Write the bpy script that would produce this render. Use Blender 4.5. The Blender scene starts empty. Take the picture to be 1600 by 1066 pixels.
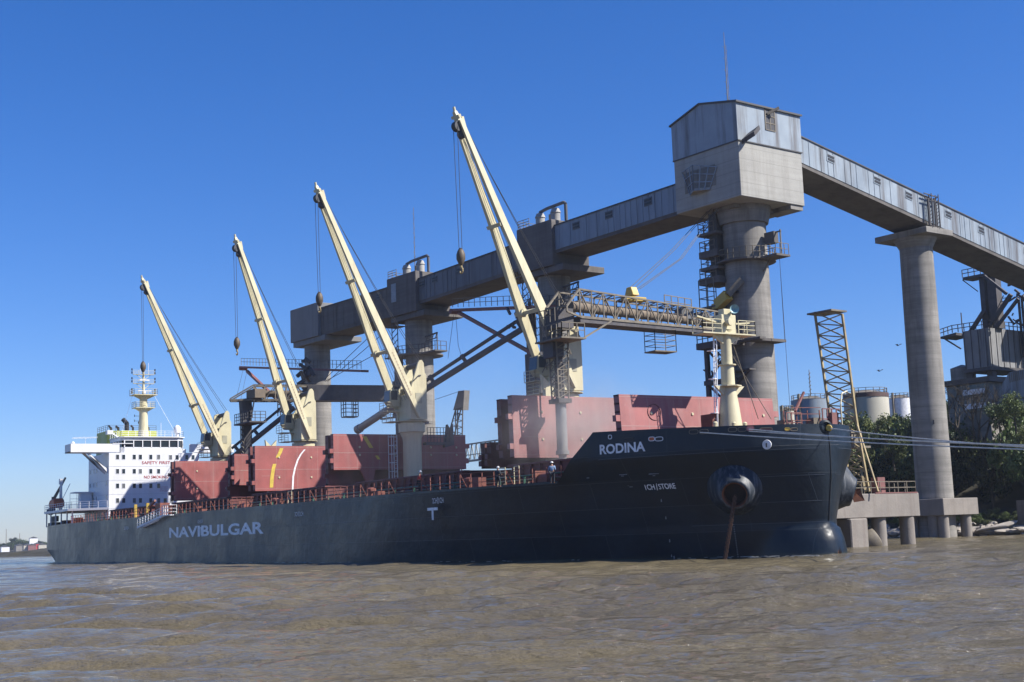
import bpy, bmesh, math, random
import numpy as np
from mathutils import Vector, Matrix
random.seed(7)
C = bpy.context.scene.collection
sc = bpy.context.scene
R = math.radians

# ---------------------------------------------------------------- camera, sky, sun, exposure
# world frame: X runs along the ship to the bow, Y to its port side (the quay), Z up, water at z = 0
F_PX, PITCH, ROLL, CAM_H, YAW = 2130.0, .138785, .035116, 2.612, .562504
ex = Vector((math.sin(YAW), -math.cos(YAW), 0)); ey = Vector((math.cos(YAW), math.sin(YAW), 0)); ez = Vector((0, 0, 1))
def c2w(v): return Vector((v.dot(ex), v.dot(ey), v.dot(ez)))
_R = Vector((1, 0, 0)); _F = Vector((0, math.cos(PITCH), math.sin(PITCH))); _U = Vector((0, -math.sin(PITCH), math.cos(PITCH)))
RR = c2w(_R*math.cos(ROLL) - _U*math.sin(ROLL)); UU = c2w(_R*math.sin(ROLL) + _U*math.cos(ROLL)); FF = c2w(_F)
CAM = Vector((258, -74, CAM_H))
cd = bpy.data.cameras.new("camera"); cam = bpy.data.objects.new("camera", cd); C.objects.link(cam)
cam.matrix_world = Matrix(((RR.x, UU.x, -FF.x, CAM.x), (RR.y, UU.y, -FF.y, CAM.y), (RR.z, UU.z, -FF.z, CAM.z), (0, 0, 0, 1)))
cd.sensor_width = 36; cd.lens = 36*F_PX/1600; cd.clip_end = 20000; cd.clip_start = .5
sc.camera = cam

SUN_AZ, SUN_EL = R(43.0), R(43)          # azimuth from +X towards +Y
world = bpy.data.worlds.new("World"); sc.world = world; world.use_nodes = True
nt = world.node_tree; bg = nt.nodes['Background']
sky = nt.nodes.new('ShaderNodeTexSky'); sky.sky_type = 'NISHITA'; sky.sun_disc = False
sky.sun_elevation = SUN_EL; sky.sun_rotation = math.pi/2 - SUN_AZ
sky.air_density = 1.0; sky.dust_density = 0.15; sky.ozone_density = 4.0; sky.altitude = 0
hs = nt.nodes.new('ShaderNodeHueSaturation'); hs.inputs['Saturation'].default_value = 1.28; nt.links.new(sky.outputs[0], hs.inputs['Color']); tint = nt.nodes.new('ShaderNodeMix'); tint.data_type = 'RGBA'; tint.blend_type = 'MULTIPLY'; tint.inputs[0].default_value = 1; tint.inputs[7].default_value = (.84, .92, 1.30, 1); nt.links.new(hs.outputs[0], tint.inputs[6]); nt.links.new(tint.outputs[2], bg.inputs[0]); bg.inputs[1].default_value = 0.066
ld = bpy.data.lights.new("sun", 'SUN'); ld.energy = 5.0; ld.angle = R(.53); ld.color = (1, .955, .88)
so = bpy.data.objects.new("sun", ld); C.objects.link(so)
sv = Vector((math.cos(SUN_AZ)*math.cos(SUN_EL), math.sin(SUN_AZ)*math.cos(SUN_EL), math.sin(SUN_EL)))
so.rotation_euler = sv.to_track_quat('Z', 'Y').to_euler(); so.location = (100, 50, 120)
sc.view_settings.view_transform = 'Standard'; sc.view_settings.look = 'None'; sc.view_settings.gamma = 1
sc.view_settings.exposure = 0.80

# measuring helpers: a ray of the calibrated camera meets a real plane of the place
def ray(px, py): return FF + RR*((px-800)/F_PX) - UU*((py-533)/F_PX)
def W(px, py, x=None, y=None, z=None):
    d = ray(px, py)
    t = (x-CAM.x)/d.x if x is not None else (y-CAM.y)/d.y if y is not None else (z-CAM.z)/d.z
    return CAM + d*t
TH = .649013 - YAW
J0 = W(1170, 480, y=28.); J0.z = 0
jx = Vector((math.cos(TH), math.sin(TH), 0)); jy = Vector((-math.sin(TH), math.cos(TH), 0))
MJ = Matrix.Translation(J0) @ Matrix.Rotation(TH, 4, 'Z')          # jetty frame
def j(x, y, z): return MJ @ Vector((x, y, z))
def J(px, py, x=None, y=None):                                      # point in the jetty frame
    d = ray(px, py); o = CAM-J0
    t = (x-o.dot(jx))/d.dot(jx) if x is not None else (y-o.dot(jy))/d.dot(jy)
    P = o + d*t
    return Vector((P.dot(jx), P.dot(jy), P.z))

# ---------------------------------------------------------------- object helpers
MW = {}
def tag(o, label=None, cat=None, group=None, kind=None):
    if label: o['label'] = label
    if cat: o['category'] = cat
    if group: o['group'] = group
    if kind: o['kind'] = kind
    return o
def thing(name, label, cat, loc=(0, 0, 0), rz=0, group=None, parent=None):
    o = bpy.data.objects.new(name, None); C.objects.link(o); o.empty_display_size = .5
    M = Matrix.Translation(Vector(loc)) @ Matrix.Rotation(rz, 4, 'Z')
    if parent is not None:
        o.parent = parent; o.matrix_basis = MW[parent.name].inverted() @ M
    else:
        o.location = loc; o.rotation_euler = (0, 0, rz)
    MW[o.name] = M
    tag(o, label, cat, group)
    return o
def children(o): return [c for c in bpy.data.objects if c.parent == o]

class MB:
    """collects shapes in world coordinates; build() links them as one mesh"""
    def __init__(s): s.v = []; s.f = []; s.T = None; s.cuts = []
    def add(s, vs, fs):
        n = len(s.v)
        if s.T is not None: vs = [s.T @ Vector(v) for v in vs]
        s.v += [tuple(v) for v in vs]; s.f += [tuple(i+n for i in f) for f in fs]
        return s
    def box(s, a, b):
        x0, y0, z0 = [min(a[i], b[i]) for i in range(3)]; x1, y1, z1 = [max(a[i], b[i]) for i in range(3)]
        vs = [(x0,y0,z0),(x1,y0,z0),(x1,y1,z0),(x0,y1,z0),(x0,y0,z1),(x1,y0,z1),(x1,y1,z1),(x0,y1,z1)]
        return s.add(vs, [(0,3,2,1),(4,5,6,7),(0,1,5,4),(1,2,6,5),(2,3,7,6),(3,0,4,7)])
    def bar(s, p, q, w, h=None, up=(0, 0, 1), w2=None, h2=None):
        p = Vector(p); q = Vector(q); h = w if h is None else h; w2 = w if w2 is None else w2; h2 = h if h2 is None else h2
        d = q-p
        if d.length < 1e-6: return s
        d.normalize(); up = Vector(up)
        if abs(d.dot(up)) > .98: up = Vector((1, 0, 0))
        sd = d.cross(up).normalized(); u = sd.cross(d)
        vs = []
        for c, ww, hh in ((p, w, h), (q, w2, h2)):
            for a, b in ((-1,-1),(1,-1),(1,1),(-1,1)): vs.append(c+sd*a*ww/2+u*b*hh/2)
        return s.add(vs, [(0,1,2,3),(7,6,5,4),(0,4,5,1),(1,5,6,2),(2,6,7,3),(3,7,4,0)])
    def tube(s, p, q, r, n=10, r2=None, cap=True):
        p = Vector(p); q = Vector(q); r2 = r if r2 is None else r2; d = (q-p)
        if d.length < 1e-6: return s
        d.normalize(); up = Vector((0, 0, 1)) if abs(d.z) < .95 else Vector((1, 0, 0))
        a = d.cross(up).normalized(); b = d.cross(a)
        vs = []
        for c, rr in ((p, r), (q, r2)):
            for k in range(n):
                t = 2*math.pi*k/n; vs.append(c+a*math.cos(t)*rr+b*math.sin(t)*rr)
        fs = [(k, (k+1) % n, n+(k+1) % n, n+k) for k in range(n)]
        if cap: fs += [tuple(range(n-1, -1, -1)), tuple(range(n, 2*n))]
        return s.add(vs, fs)
    def path(s, pts, r, n=6):
        for a, b in zip(pts[:-1], pts[1:]): s.tube(a, b, r, n)
        return s
    def lathe(s, c, prof, n=28, ax=None):
        """prof: list of (radius, height) along z (or along ax from c)"""
        c = Vector(c); vs = []
        if ax is None: A, B, D = Vector((1,0,0)), Vector((0,1,0)), Vector((0,0,1))
        else:
            D = Vector(ax).normalized(); up = Vector((0,0,1)) if abs(D.z) < .95 else Vector((1,0,0))
            A = up.cross(D).normalized(); B = D.cross(A)
        for r, h in prof:
            for k in range(n):
                t = 2*math.pi*k/n; vs.append(c+D*h+A*math.cos(t)*r+B*math.sin(t)*r)
        fs = []
        for i in range(len(prof)-1):
            for k in range(n): fs.append((i*n+k, i*n+(k+1) % n, (i+1)*n+(k+1) % n, (i+1)*n+k))
        fs += [tuple(range(n-1, -1, -1)), tuple(range((len(prof)-1)*n, len(prof)*n))]
        return s.add(vs, fs)
    def prism(s, pts, vec):
        """planar polygon pts (3D) extruded by vec"""
        n = len(pts); vec = Vector(vec); P = [Vector(p) for p in pts]
        vs = P+[p+vec for p in P]
        fs = [tuple(range(n-1, -1, -1)), tuple(range(n, 2*n))]+[(k, (k+1) % n, n+(k+1) % n, n+k) for k in range(n)]
        return s.add(vs, fs)
    def grid(s, rows, closed=False):
        m = len(rows[0]); vs = [p for r_ in rows for p in r_]; fs = []
        for i in range(len(rows)-1):
            for k in range(m if closed else m-1):
                fs.append((i*m+k, i*m+(k+1) % m, (i+1)*m+(k+1) % m, (i+1)*m+k))
        return s.add(vs, fs)
    def rail(s, pts, h=1.1, step=1.6, r=.03, bars=3, up=(0, 0, 1), pr=None):
        up = Vector(up); pr = pr or r
        for a, b in zip(pts[:-1], pts[1:]):
            a = Vector(a); b = Vector(b); n = max(1, round((b-a).length/step))
            for k in range(n+1):
                p = a.lerp(b, k/n); s.bar(p, p+up*h, 2*pr, 2*pr)
            for q in range(bars):
                z = h*(q+1)/bars; s.bar(a+up*z, b+up*z, 2*r, 2*r)
        return s
    def split(s, name, mat, parent=None, **k):
        """each shape that was added becomes a part of its own (shapes that touch stay together through mark())"""
        for a, b in zip(s.cuts, s.cuts[1:]+[(len(s.v), len(s.f))]):
            if b[1] == a[1]: continue
            m = MB(); m.v = s.v[a[0]:b[0]]; m.f = [tuple(i-a[0] for i in f) for f in s.f[a[1]:b[1]]]; m.build(name, mat, parent, **k)
    def mark(s): s.cuts.append((len(s.v), len(s.f))); return s
    def build(s, name, mat, parent=None, smooth=False, bevel=0, angle=40):
        me = bpy.data.meshes.new(name)
        vs = s.v
        if parent is not None:
            Mi = MW[parent.name].inverted(); vs = [tuple(Mi @ Vector(v)) for v in vs]
        me.from_pydata(vs, [], s.f); me.validate(); 
        bm = bmesh.new(); bm.from_mesh(me); bmesh.ops.recalc_face_normals(bm, faces=bm.faces); bm.to_mesh(me); bm.free()
        me.materials.append(mat)
        o = bpy.data.objects.new(name, me); C.objects.link(o)
        if parent is not None: o.parent = parent; MW[o.name] = MW[parent.name]
        else: MW[o.name] = Matrix()
        if smooth:
            me.polygons.foreach_set('use_smooth', [True]*len(me.polygons))
            try: me.set_sharp_from_angle(angle=R(angle))
            except Exception: pass
        if bevel:
            b = o.modifiers.new('bevel', 'BEVEL'); b.width = bevel; b.segments = 1; b.limit_method = 'ANGLE'
        return o

# ---------------------------------------------------------------- materials
def mat(name): 
    m = bpy.data.materials.new(name); m.use_nodes = True
    return m, m.node_tree, m.node_tree.nodes['Principled BSDF']
def N(nt, t, **kw):
    n = nt.nodes.new(t)
    for k, v in kw.items():
        if k.startswith('i_'):
            key = k[2:]; key = int(key) if key.isdigit() else key
            n.inputs[key].default_value = v
        else: setattr(n, k, v)
    return n
def ramp(nt, src, p0, p1, c0=(0,0,0,1), c1=(1,1,1,1)):
    r = nt.nodes.new('ShaderNodeValToRGB'); r.color_ramp.elements[0].position = p0; r.color_ramp.elements[1].position = p1
    r.color_ramp.elements[0].color = c0; r.color_ramp.elements[1].color = c1
    nt.links.new(src, r.inputs[0]); return r
def mixc(nt, fac, a, b, mode='MIX'):
    m = nt.nodes.new('ShaderNodeMix'); m.data_type = 'RGBA'; m.blend_type = mode
    for sock, v in ((m.inputs[0], fac), (m.inputs[6], a), (m.inputs[7], b)):
        if hasattr(v, 'links'): nt.links.new(v, sock)
        else: sock.default_value = v if not isinstance(v, tuple) else (*v[:3], 1)
    return m.outputs[2]
KT = .77      # common tone of the paints and concretes under this exposure
def weathered(name, col, rough=.5, var=.25, scale=.6, streak=None, streak_amt=.5, streak_scale=1.2, metal=0, spots=None, spot_amt=.4, bump=.0, panel=None, spec=.5, bands=0):
    """painted or cast surface: broad tone changes, vertical run-down streaks, patches of wear"""
    col = tuple(c*KT for c in col); streak = tuple(c*KT for c in streak) if streak else None; spots = tuple(c*KT for c in spots) if spots else None
    m, nt, b = mat(name); L = nt.links
    tc = N(nt, 'ShaderNodeTexCoord'); geo = N(nt, 'ShaderNodeNewGeometry')
    pos = geo.outputs['Position']
    n1 = N(nt, 'ShaderNodeTexNoise', i_Scale=scale, i_Detail=6., i_Roughness=.65); L.new(pos, n1.inputs['Vector'])
    dark = tuple(c*(1-var) for c in col); lite = tuple(min(1, c*(1+var)) for c in col)
    r1 = ramp(nt, n1.outputs[0], .32, .68, (*dark, 1), (*lite, 1)); out = r1.outputs[0]
    if streak:
        mp = N(nt, 'ShaderNodeMapping'); mp.inputs['Scale'].default_value = (streak_scale, streak_scale, streak_scale*.07); L.new(pos, mp.inputs[0])
        n2 = N(nt, 'ShaderNodeTexNoise', i_Scale=1., i_Detail=5., i_Roughness=.7); L.new(mp.outputs[0], n2.inputs['Vector'])
        r2 = ramp(nt, n2.outputs[0], .48, .72); mu = N(nt, 'ShaderNodeMath', operation='MULTIPLY', i_1=streak_amt); L.new(r2.outputs[0], mu.inputs[0])
        out = mixc(nt, mu.outputs[0], out, streak)
    if spots:
        n3 = N(nt, 'ShaderNodeTexNoise', i_Scale=scale*5, i_Detail=8., i_Roughness=.7); L.new(pos, n3.inputs['Vector'])
        r3 = ramp(nt, n3.outputs[0], .6, .7); mu = N(nt, 'ShaderNodeMath', operation='MULTIPLY', i_1=spot_amt); L.new(r3.outputs[0], mu.inputs[0])
        out = mixc(nt, mu.outputs[0], out, spots)
    if panel:        # thin lift / seam lines every panel metres in height
        sx = N(nt, 'ShaderNodeSeparateXYZ'); L.new(pos, sx.inputs[0])
        md = N(nt, 'ShaderNodeMath', operation='PINGPONG', i_1=panel/2); L.new(sx.outputs[2], md.inputs[0])
        lt = N(nt, 'ShaderNodeMath', operation='LESS_THAN', i_1=.035); L.new(md.outputs[0], lt.inputs[0])
        mu = N(nt, 'ShaderNodeMath', operation='MULTIPLY', i_1=.35); L.new(lt.outputs[0], mu.inputs[0])
        out = mixc(nt, mu.outputs[0], out, tuple(c*.5 for c in col))
    if bands:
        mp = N(nt, 'ShaderNodeMapping'); mp.inputs['Scale'].default_value = (.05, .05, 1.1); L.new(pos, mp.inputs[0]); n5 = N(nt, 'ShaderNodeTexNoise', i_Scale=1., i_Detail=4., i_Roughness=.8); L.new(mp.outputs[0], n5.inputs['Vector'])
        r5 = ramp(nt, n5.outputs[0], .35, .65, (1-bands,)*3+(1,), (1, 1, 1, 1)); out = mixc(nt, 1., out, r5.outputs[0], 'MULTIPLY')
    L.new(out, b.inputs['Base Color'])
    rr = ramp(nt, n1.outputs[0], .3, .7, (max(0, rough-.1),)*3+(1,), (min(1, rough+.1),)*3+(1,)); L.new(rr.outputs[0], b.inputs['Roughness'])
    b.inputs['Metallic'].default_value = metal; b.inputs['Specular IOR Level'].default_value = spec
    if bump:
        bp = N(nt, 'ShaderNodeBump', i_Strength=bump, i_Distance=.05)
        n4 = N(nt, 'ShaderNodeTexNoise', i_Scale=4., i_Detail=8.); L.new(pos, n4.inputs['Vector']); L.new(n4.outputs[0], bp.inputs['Height']); L.new(bp.outputs[0], b.inputs['Normal'])
    return m
def plain(name, col, rough=.5, metal=0):
    col = tuple(c*KT for c in col)
    m, nt, b = mat(name)
    n1 = N(nt, 'ShaderNodeTexNoise', i_Scale=2.5, i_Detail=5.); g = N(nt, 'ShaderNodeNewGeometry'); nt.links.new(g.outputs['Position'], n1.inputs['Vector'])
    r1 = ramp(nt, n1.outputs[0], .3, .7, (*[c*.82 for c in col], 1), (*[min(1, c*1.15) for c in col], 1)); nt.links.new(r1.outputs[0], b.inputs['Base Color'])
    b.inputs['Roughness'].default_value = rough; b.inputs['Metallic'].default_value = metal
    return m
M_cream = weathered('cream_paint', (.70, .635, .41), .5, .08, .5, (.42, .34, .2), .45, 1.6, spots=(.3, .2, .1), spot_amt=.12)
M_white = weathered('white_paint', (.85, .86, .88), .42, .05, .4, (.5, .45, .38), .18, 1.2)
M_red = weathered('red_oxide_paint', (.37, .10, .09), .62, .22, .35, (.42, .24, .22), .4, .9, spots=(.5, .34, .3), spot_amt=.18)
M_reddust = weathered('dusty_red_paint', (.44, .20, .19), .7, .2, .3, (.52, .36, .32), .6, .7, spots=(.55, .42, .36), spot_amt=.3)
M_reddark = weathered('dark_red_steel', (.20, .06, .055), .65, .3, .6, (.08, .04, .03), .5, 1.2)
M_railred = weathered('rusty_red_rail_paint', (.25, .085, .06), .6, .3, 1.5)
M_navy = weathered('navy_hull_paint', (.018, .029, .047), .3, .22, .12, (.045, .06, .08), .22, .35, spots=(.06, .065, .07), spot_amt=.05, spec=.45)
def hull_paint():
    m, nt, b = mat('navy_hull_plating'); L = nt.links; g = N(nt, 'ShaderNodeNewGeometry'); pos = g.outputs['Position']
    sx = N(nt, 'ShaderNodeSeparateXYZ'); L.new(pos, sx.inputs[0]); cb = N(nt, 'ShaderNodeCombineXYZ'); L.new(sx.outputs[0], cb.inputs[0]); L.new(sx.outputs[2], cb.inputs[1])
    br = N(nt, 'ShaderNodeTexBrick'); br.offset = .5; L.new(cb.outputs[0], br.inputs['Vector'])
    for k, v in (('Scale', 1.), ('Mortar Size', .018), ('Mortar Smooth', .3), ('Bias', 0.), ('Brick Width', 7.5), ('Row Height', 2.05)): br.inputs[k].default_value = v
    br.inputs['Color1'].default_value = (.008, .014, .022, 1); br.inputs['Color2'].default_value = (.011, .018, .028, 1); br.inputs['Mortar'].default_value = (.022, .03, .042, 1)
    n1 = N(nt, 'ShaderNodeTexNoise', i_Scale=.16, i_Detail=7., i_Roughness=.65); L.new(pos, n1.inputs['Vector'])
    r1 = ramp(nt, n1.outputs[0], .3, .72, (.65, .68, .72, 1), (1.55, 1.5, 1.4, 1)); c = mixc(nt, 1., br.outputs['Color'], r1.outputs[0], 'MULTIPLY')
    mp = N(nt, 'ShaderNodeMapping'); mp.inputs['Scale'].default_value = (1.3, 1.3, .09); L.new(pos, mp.inputs[0]); n2 = N(nt, 'ShaderNodeTexNoise', i_Scale=1., i_Detail=6., i_Roughness=.75); L.new(mp.outputs[0], n2.inputs['Vector'])
    r2 = ramp(nt, n2.outputs[0], .56, .8); m2 = N(nt, 'ShaderNodeMath', operation='MULTIPLY', i_1=.2); L.new(r2.outputs[0], m2.inputs[0]); c = mixc(nt, m2.outputs[0], c, (.055, .065, .075))
    mp3 = N(nt, 'ShaderNodeMapping'); mp3.inputs['Scale'].default_value = (.5, .5, 2.2); L.new(pos, mp3.inputs[0]); n3 = N(nt, 'ShaderNodeTexNoise', i_Scale=1., i_Detail=9., i_Roughness=.8); L.new(mp3.outputs[0], n3.inputs['Vector'])
    r3 = ramp(nt, n3.outputs[0], .66, .72); m3 = N(nt, 'ShaderNodeMath', operation='MULTIPLY', i_1=.2); L.new(r3.outputs[0], m3.inputs[0]); c = mixc(nt, m3.outputs[0], c, (.10, .085, .075))
    # wet weedy band at the water line
    a1 = N(nt, 'ShaderNodeMath', operation='MULTIPLY_ADD', i_1=1.3, i_2=-.25); L.new(n3.outputs[0], a1.inputs[0]); s1 = N(nt, 'ShaderNodeMath', operation='SUBTRACT'); L.new(a1.outputs[0], s1.inputs[0]); L.new(sx.outputs[2], s1.inputs[1])
    r4 = ramp(nt, s1.outputs[0], .0, .25); m4 = N(nt, 'ShaderNodeMath', operation='MULTIPLY', i_1=.6); L.new(r4.outputs[0], m4.inputs[0]); c = mixc(nt, m4.outputs[0], c, (.035, .04, .03))
    L.new(c, b.inputs['Base Color']); rr = ramp(nt, n1.outputs[0], .3, .7, (.28,)*3+(1,), (.46,)*3+(1,)); L.new(rr.outputs[0], b.inputs['Roughness']); b.inputs['Specular IOR Level'].default_value = .32
    bp = N(nt, 'ShaderNodeBump', i_Strength=.35, i_Distance=.25); n5 = N(nt, 'ShaderNodeTexNoise', i_Scale=.55, i_Detail=3.); L.new(pos, n5.inputs['Vector']); L.new(n5.outputs[0], bp.inputs['Height'])
    b2 = N(nt, 'ShaderNodeBump', i_Strength=.5, i_Distance=.02); L.new(br.outputs['Fac'], b2.inputs['Height']); L.new(bp.outputs[0], b2.inputs['Normal']); L.new(b2.outputs[0], b.inputs['Normal']); return m
M_navy = hull_paint()
M_bolster = weathered('scraped_navy_paint', (.018, .027, .04), .55, .35, .8, (.24, .25, .27), .7, 3.)  # grey scrapes, made stronger to paint in the sunlit top
M_rust = weathered('rust', (.17, .06, .03), .85, .4, 2.)
M_chain = weathered('rusty_chain_steel', (.12, .06, .04), .8, .4, 6.)
M_letter = plain('letter_paint', (1., 1.02, 1.05), .5)
M_letterw = plain('white_mark_paint', (.95, .95, .97), .5)
M_redtext = plain('red_letter_paint', (.45, .06, .06), .5)
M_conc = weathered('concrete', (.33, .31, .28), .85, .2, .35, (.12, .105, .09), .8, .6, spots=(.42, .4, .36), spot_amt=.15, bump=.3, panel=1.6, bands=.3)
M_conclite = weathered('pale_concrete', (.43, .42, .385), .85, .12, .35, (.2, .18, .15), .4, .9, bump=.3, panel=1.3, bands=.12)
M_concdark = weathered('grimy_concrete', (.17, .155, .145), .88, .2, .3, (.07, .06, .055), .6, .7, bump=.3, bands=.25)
M_pier = weathered('stained_pier_concrete', (.28, .25, .22), .85, .16, .4, (.17, .13, .11), .5, 1.3, spots=(.5, .46, .42), spot_amt=.25, bump=.4)
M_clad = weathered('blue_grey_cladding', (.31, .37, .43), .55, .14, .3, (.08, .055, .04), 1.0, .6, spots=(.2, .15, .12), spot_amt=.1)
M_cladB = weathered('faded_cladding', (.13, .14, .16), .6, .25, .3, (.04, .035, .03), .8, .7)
M_roof = weathered('dark_roof_metal', (.07, .07, .075), .6, .3, .5)
M_steel = weathered('dusty_grey_steel', (.21, .18, .135), .7, .3, 1., (.08, .06, .05), .5, 1.5)
M_steeldk = weathered('shade_dark_steel', (.085, .08, .085), .7, .35, .8, (.12, .09, .07), .4, 1.)  # colour lowered to deepen the shade these steels stand in
M_pipe = weathered('dusty_belt_cover', (.20, .155, .11), .75, .25, 1.2, (.12, .09, .06), .5, 2.)
M_greypipe = weathered('grey_steel_pipe', (.30, .30, .30), .5, .15, .8)
M_redsteel = weathered('faded_red_steel', (.24, .10, .09), .7, .3, .8)
M_yellow = weathered('yellow_paint', (.58, .40, .07), .55, .15, .8, (.25, .17, .06), .4, 1.5)
M_yellowold = weathered('old_yellow_steel', (.40, .31, .15), .65, .35, .9, (.12, .07, .04), .6, 2.)
M_funnel = weathered('lime_yellow_paint', (.52, .56, .10), .5, .1, .5)
M_black = plain('black_paint', (.02, .02, .022), .5)
M_rubber = plain('dark_grey_gear', (.05, .05, .055), .6)
M_wire = plain('wire_rope', (.045, .045, .05), .6)
M_rope = plain('pale_mooring_rope', (.85, .82, .74), .85)
M_orange = plain('orange_paint', (.62, .13, .03), .5)
M_deck = weathered('red_deck_paint', (.16, .05, .045), .7, .3, .4)
M_green = plain('green_paint', (.04, .13, .09), .5)
M_redcloth = plain('red_cloth', (.9, .04, .03), .8)
M_bluecloth = plain('light_blue_cloth', (.22, .32, .5), .8)
M_darkcloth = plain('dark_cloth', (.03, .035, .05), .85)
M_skin = plain('skin', (.38, .2, .13), .6)
M_helmet = plain('white_helmet', (.75, .75, .75), .4)
m, nt_, b_ = mat('window_glass'); b_.inputs['Base Color'].default_value = (.025, .035, .045, 1); b_.inputs['Roughness'].default_value = .08; M_glass = m
m, nt_, b_ = mat('cab_glass'); b_.inputs['Base Color'].default_value = (.06, .075, .085, 1); b_.inputs['Roughness'].default_value = .25; M_cabglass = m
# ---------------------------------------------------------------- the ship
def lerp(a, b, t): return a+(b-a)*t
def table(z, rows):
    if z <= rows[0][0]: return rows[0][1:]
    for a, b in zip(rows[:-1], rows[1:]):
        if z <= b[0]:
            t = (z-a[0])/(b[0]-a[0]); t = t*t*(3-2*t) if len(a) == 2 else t
            return tuple(lerp(p, q, t) for p, q in zip(a[1:], b[1:]))
    return rows[-1][1:]
STEM = [(-2, 184.9), (0, 184.6), (1.2, 184.35), (2.0, 184.0), (2.6, 183.85), (4, 184.05), (6, 184.4), (8, 184.45), (10.5, 184.3)]
PQL = [(-2, 2., 1.35, 58), (0, 2., 1.4, 54), (3, 2., 1.5, 48), (6, 2.1, 1.6, 45), (7.9, 2.3, 1.78, 42), (10.5, 2.3, 1.8, 42)]
def stem(z): return table(z, [(a, b, 0) for a, b in STEM])[0]
def sternx(z): return -1.7+1.6*max(0, 1.9-z)**1.4
def hull_y(x, z):
    p, q, L = table(z, PQL); s = stem(z)
    sm = min(s, 184.0) if z < 2.6 else s
    d = sm-x
    y = 0 if d <= 0 else 15*(1-(1-min(d/L, 1))**p)**(1/q)
    if z < 2.9:                                  # bulb
        k = min(1, max(0, (2.75-z)/.65)); dn = s-x
        if dn > 0:
            nb = 4.6*k*math.sqrt(max(0, 1-(1-min(dn/10., 1))**2))
            y = max(y, nb)
    if x < 30: y *= 1-.165*((30-x)/32)**2.2
    if x < 12 and z < 2.2: y *= 1-.06*(2.2-z)*((12-x)/14)
    return max(y, 0)
DECK = 6.34
def top_z(x):
    if x < 165.6: return DECK
    if x < 170.2: return lerp(DECK, 10.15, min(1, ((x-165.6)/4.6)**1.15))
    return lerp(10.15, 9.75, (x-170.2)/14.3)

ship = thing('cargo_ship', 'long navy blue bulk carrier with four cream cranes moored under the grain gantry', 'ship', (92, 0, 0))
def station_x(z, n0=46, n1=44):
    s = stem(z); a = sternx(z); xs = [lerp(a, 132, (i/n0)**.9) for i in range(n0)]
    return xs+[lerp(132, s, 1-(1-i/n1)**2.1) for i in range(n1+1)]
zs = [-2, -1, -.3, .2, .6, 1., 1.3, 1.6, 1.9, 2.05, 2.2, 2.35, 2.5, 2.65, 2.8, 3.0, 3.3, 3.7, 4.3, 5, 5.7, DECK]
mb = MB()
for sd in (-1, 1):
    mb.grid([[(x, sd*hull_y(x, z), z) for x in station_x(z)] for z in zs])
mb.grid([[(sternx(z), lerp(-1, 1, k/8)*hull_y(sternx(z), z), z) for k in range(9)] for z in zs])
mb.build('hull', M_navy, ship, smooth=True, angle=50)
# raised forecastle plating: a knuckle at z 7.95, vertical strake above it
mb = MB(); xa = 165.6
fx = [lerp(xa, 170.2, i/8) for i in range(8)]+[lerp(170.2, 184.4, 1-(1-i/34)**2.1) for i in range(35)]
def fc(x, t):
    zt = top_z(x); z = lerp(DECK, zt, t)
    xx = x if x < 170.2 else 170.2+(x-170.2)*(stem(z)-170.2)/(184.4-170.2)
    return Vector((xx, hull_y(xx, z), z))
ts = [0, .15, .3, .425, .43, .55, .7, .85, 1]
for sd in (-1, 1):
    rows = [[Vector((p.x, sd*p.y, p.z)) for p in (fc(x, t) for x in fx)] for t in ts]
    mb.grid(rows)
    cap = [Vector((p.x, p.y, p.z)) for p in rows[-1]]; inn = [Vector((p.x-.05, p.y-sd*min(.22, abs(p.y)), p.z)) for p in cap]
    low = [Vector((p.x-.05, p.y, max(p.z-.02, p.z-min(1.15, (p.z-8.4))) if p.z > 8.5 else p.z-.01)) for p in inn]; mb.grid([cap, inn, low])
mb.build('forecastle_plating', M_navy, ship, smooth=True, angle=35)
# weld seams, thin proud strips that follow the plating
mb = MB()
for z, x0, x1, tk in ((7.95, 170.6, 184.3, .035), (6.0, 178.5, 184.3, .03), (2.55, 176, 183.8, .03), (4.1, 181, 183.9, .02)):
    for sd in (-1, 1):
        mb.mark(); pts = [Vector((x, sd*(hull_y(x, z)+.012), z)) for x in [lerp(x0, x1, 1-(1-i/40)**2.) for i in range(41)]]
        for a, b in zip(pts[:-1], pts[1:]): mb.bar(a, b, .03, tk)
mb.split('weld_seam', plain('seam_paint', (.06, .075, .1), .4), ship)
# decks
def outline(x0, x1, z, n=60, inset=.05):
    xs = [lerp(x0, x1, 1-(1-i/n)**1.6) for i in range(n+1)]
    return [(x, -(max(hull_y(x, z)-inset, 0)), z) for x in xs], [(x, max(hull_y(x, z)-inset, 0), z) for x in xs]
a, b = outline(-1.6, 184, DECK-.05); MB().grid([a, b]).build('main_deck', M_deck, ship)
a, b = outline(171.9, 184, 8.75); mb = MB().grid([a, b]); hw_ = hull_y(171.9, DECK)-.5; mb.box((171.9, -hw_, DECK), (172.05, hw_, 8.75)); mb.build('forecastle_deck', M_deck, ship)
# rubbing strake line of the gunwale
for sd in (-1, 1):
    mb = MB(); pts = [Vector((x, sd*(hull_y(x, DECK)-.02), DECK+.09)) for x in [lerp(-1.6, 165.8, i/60) for i in range(61)]]
    for a, b in zip(pts[:-1], pts[1:]): mb.bar(a, b, .06, .2)
    mb.build('gunwale_bar', M_navy, ship)

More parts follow.
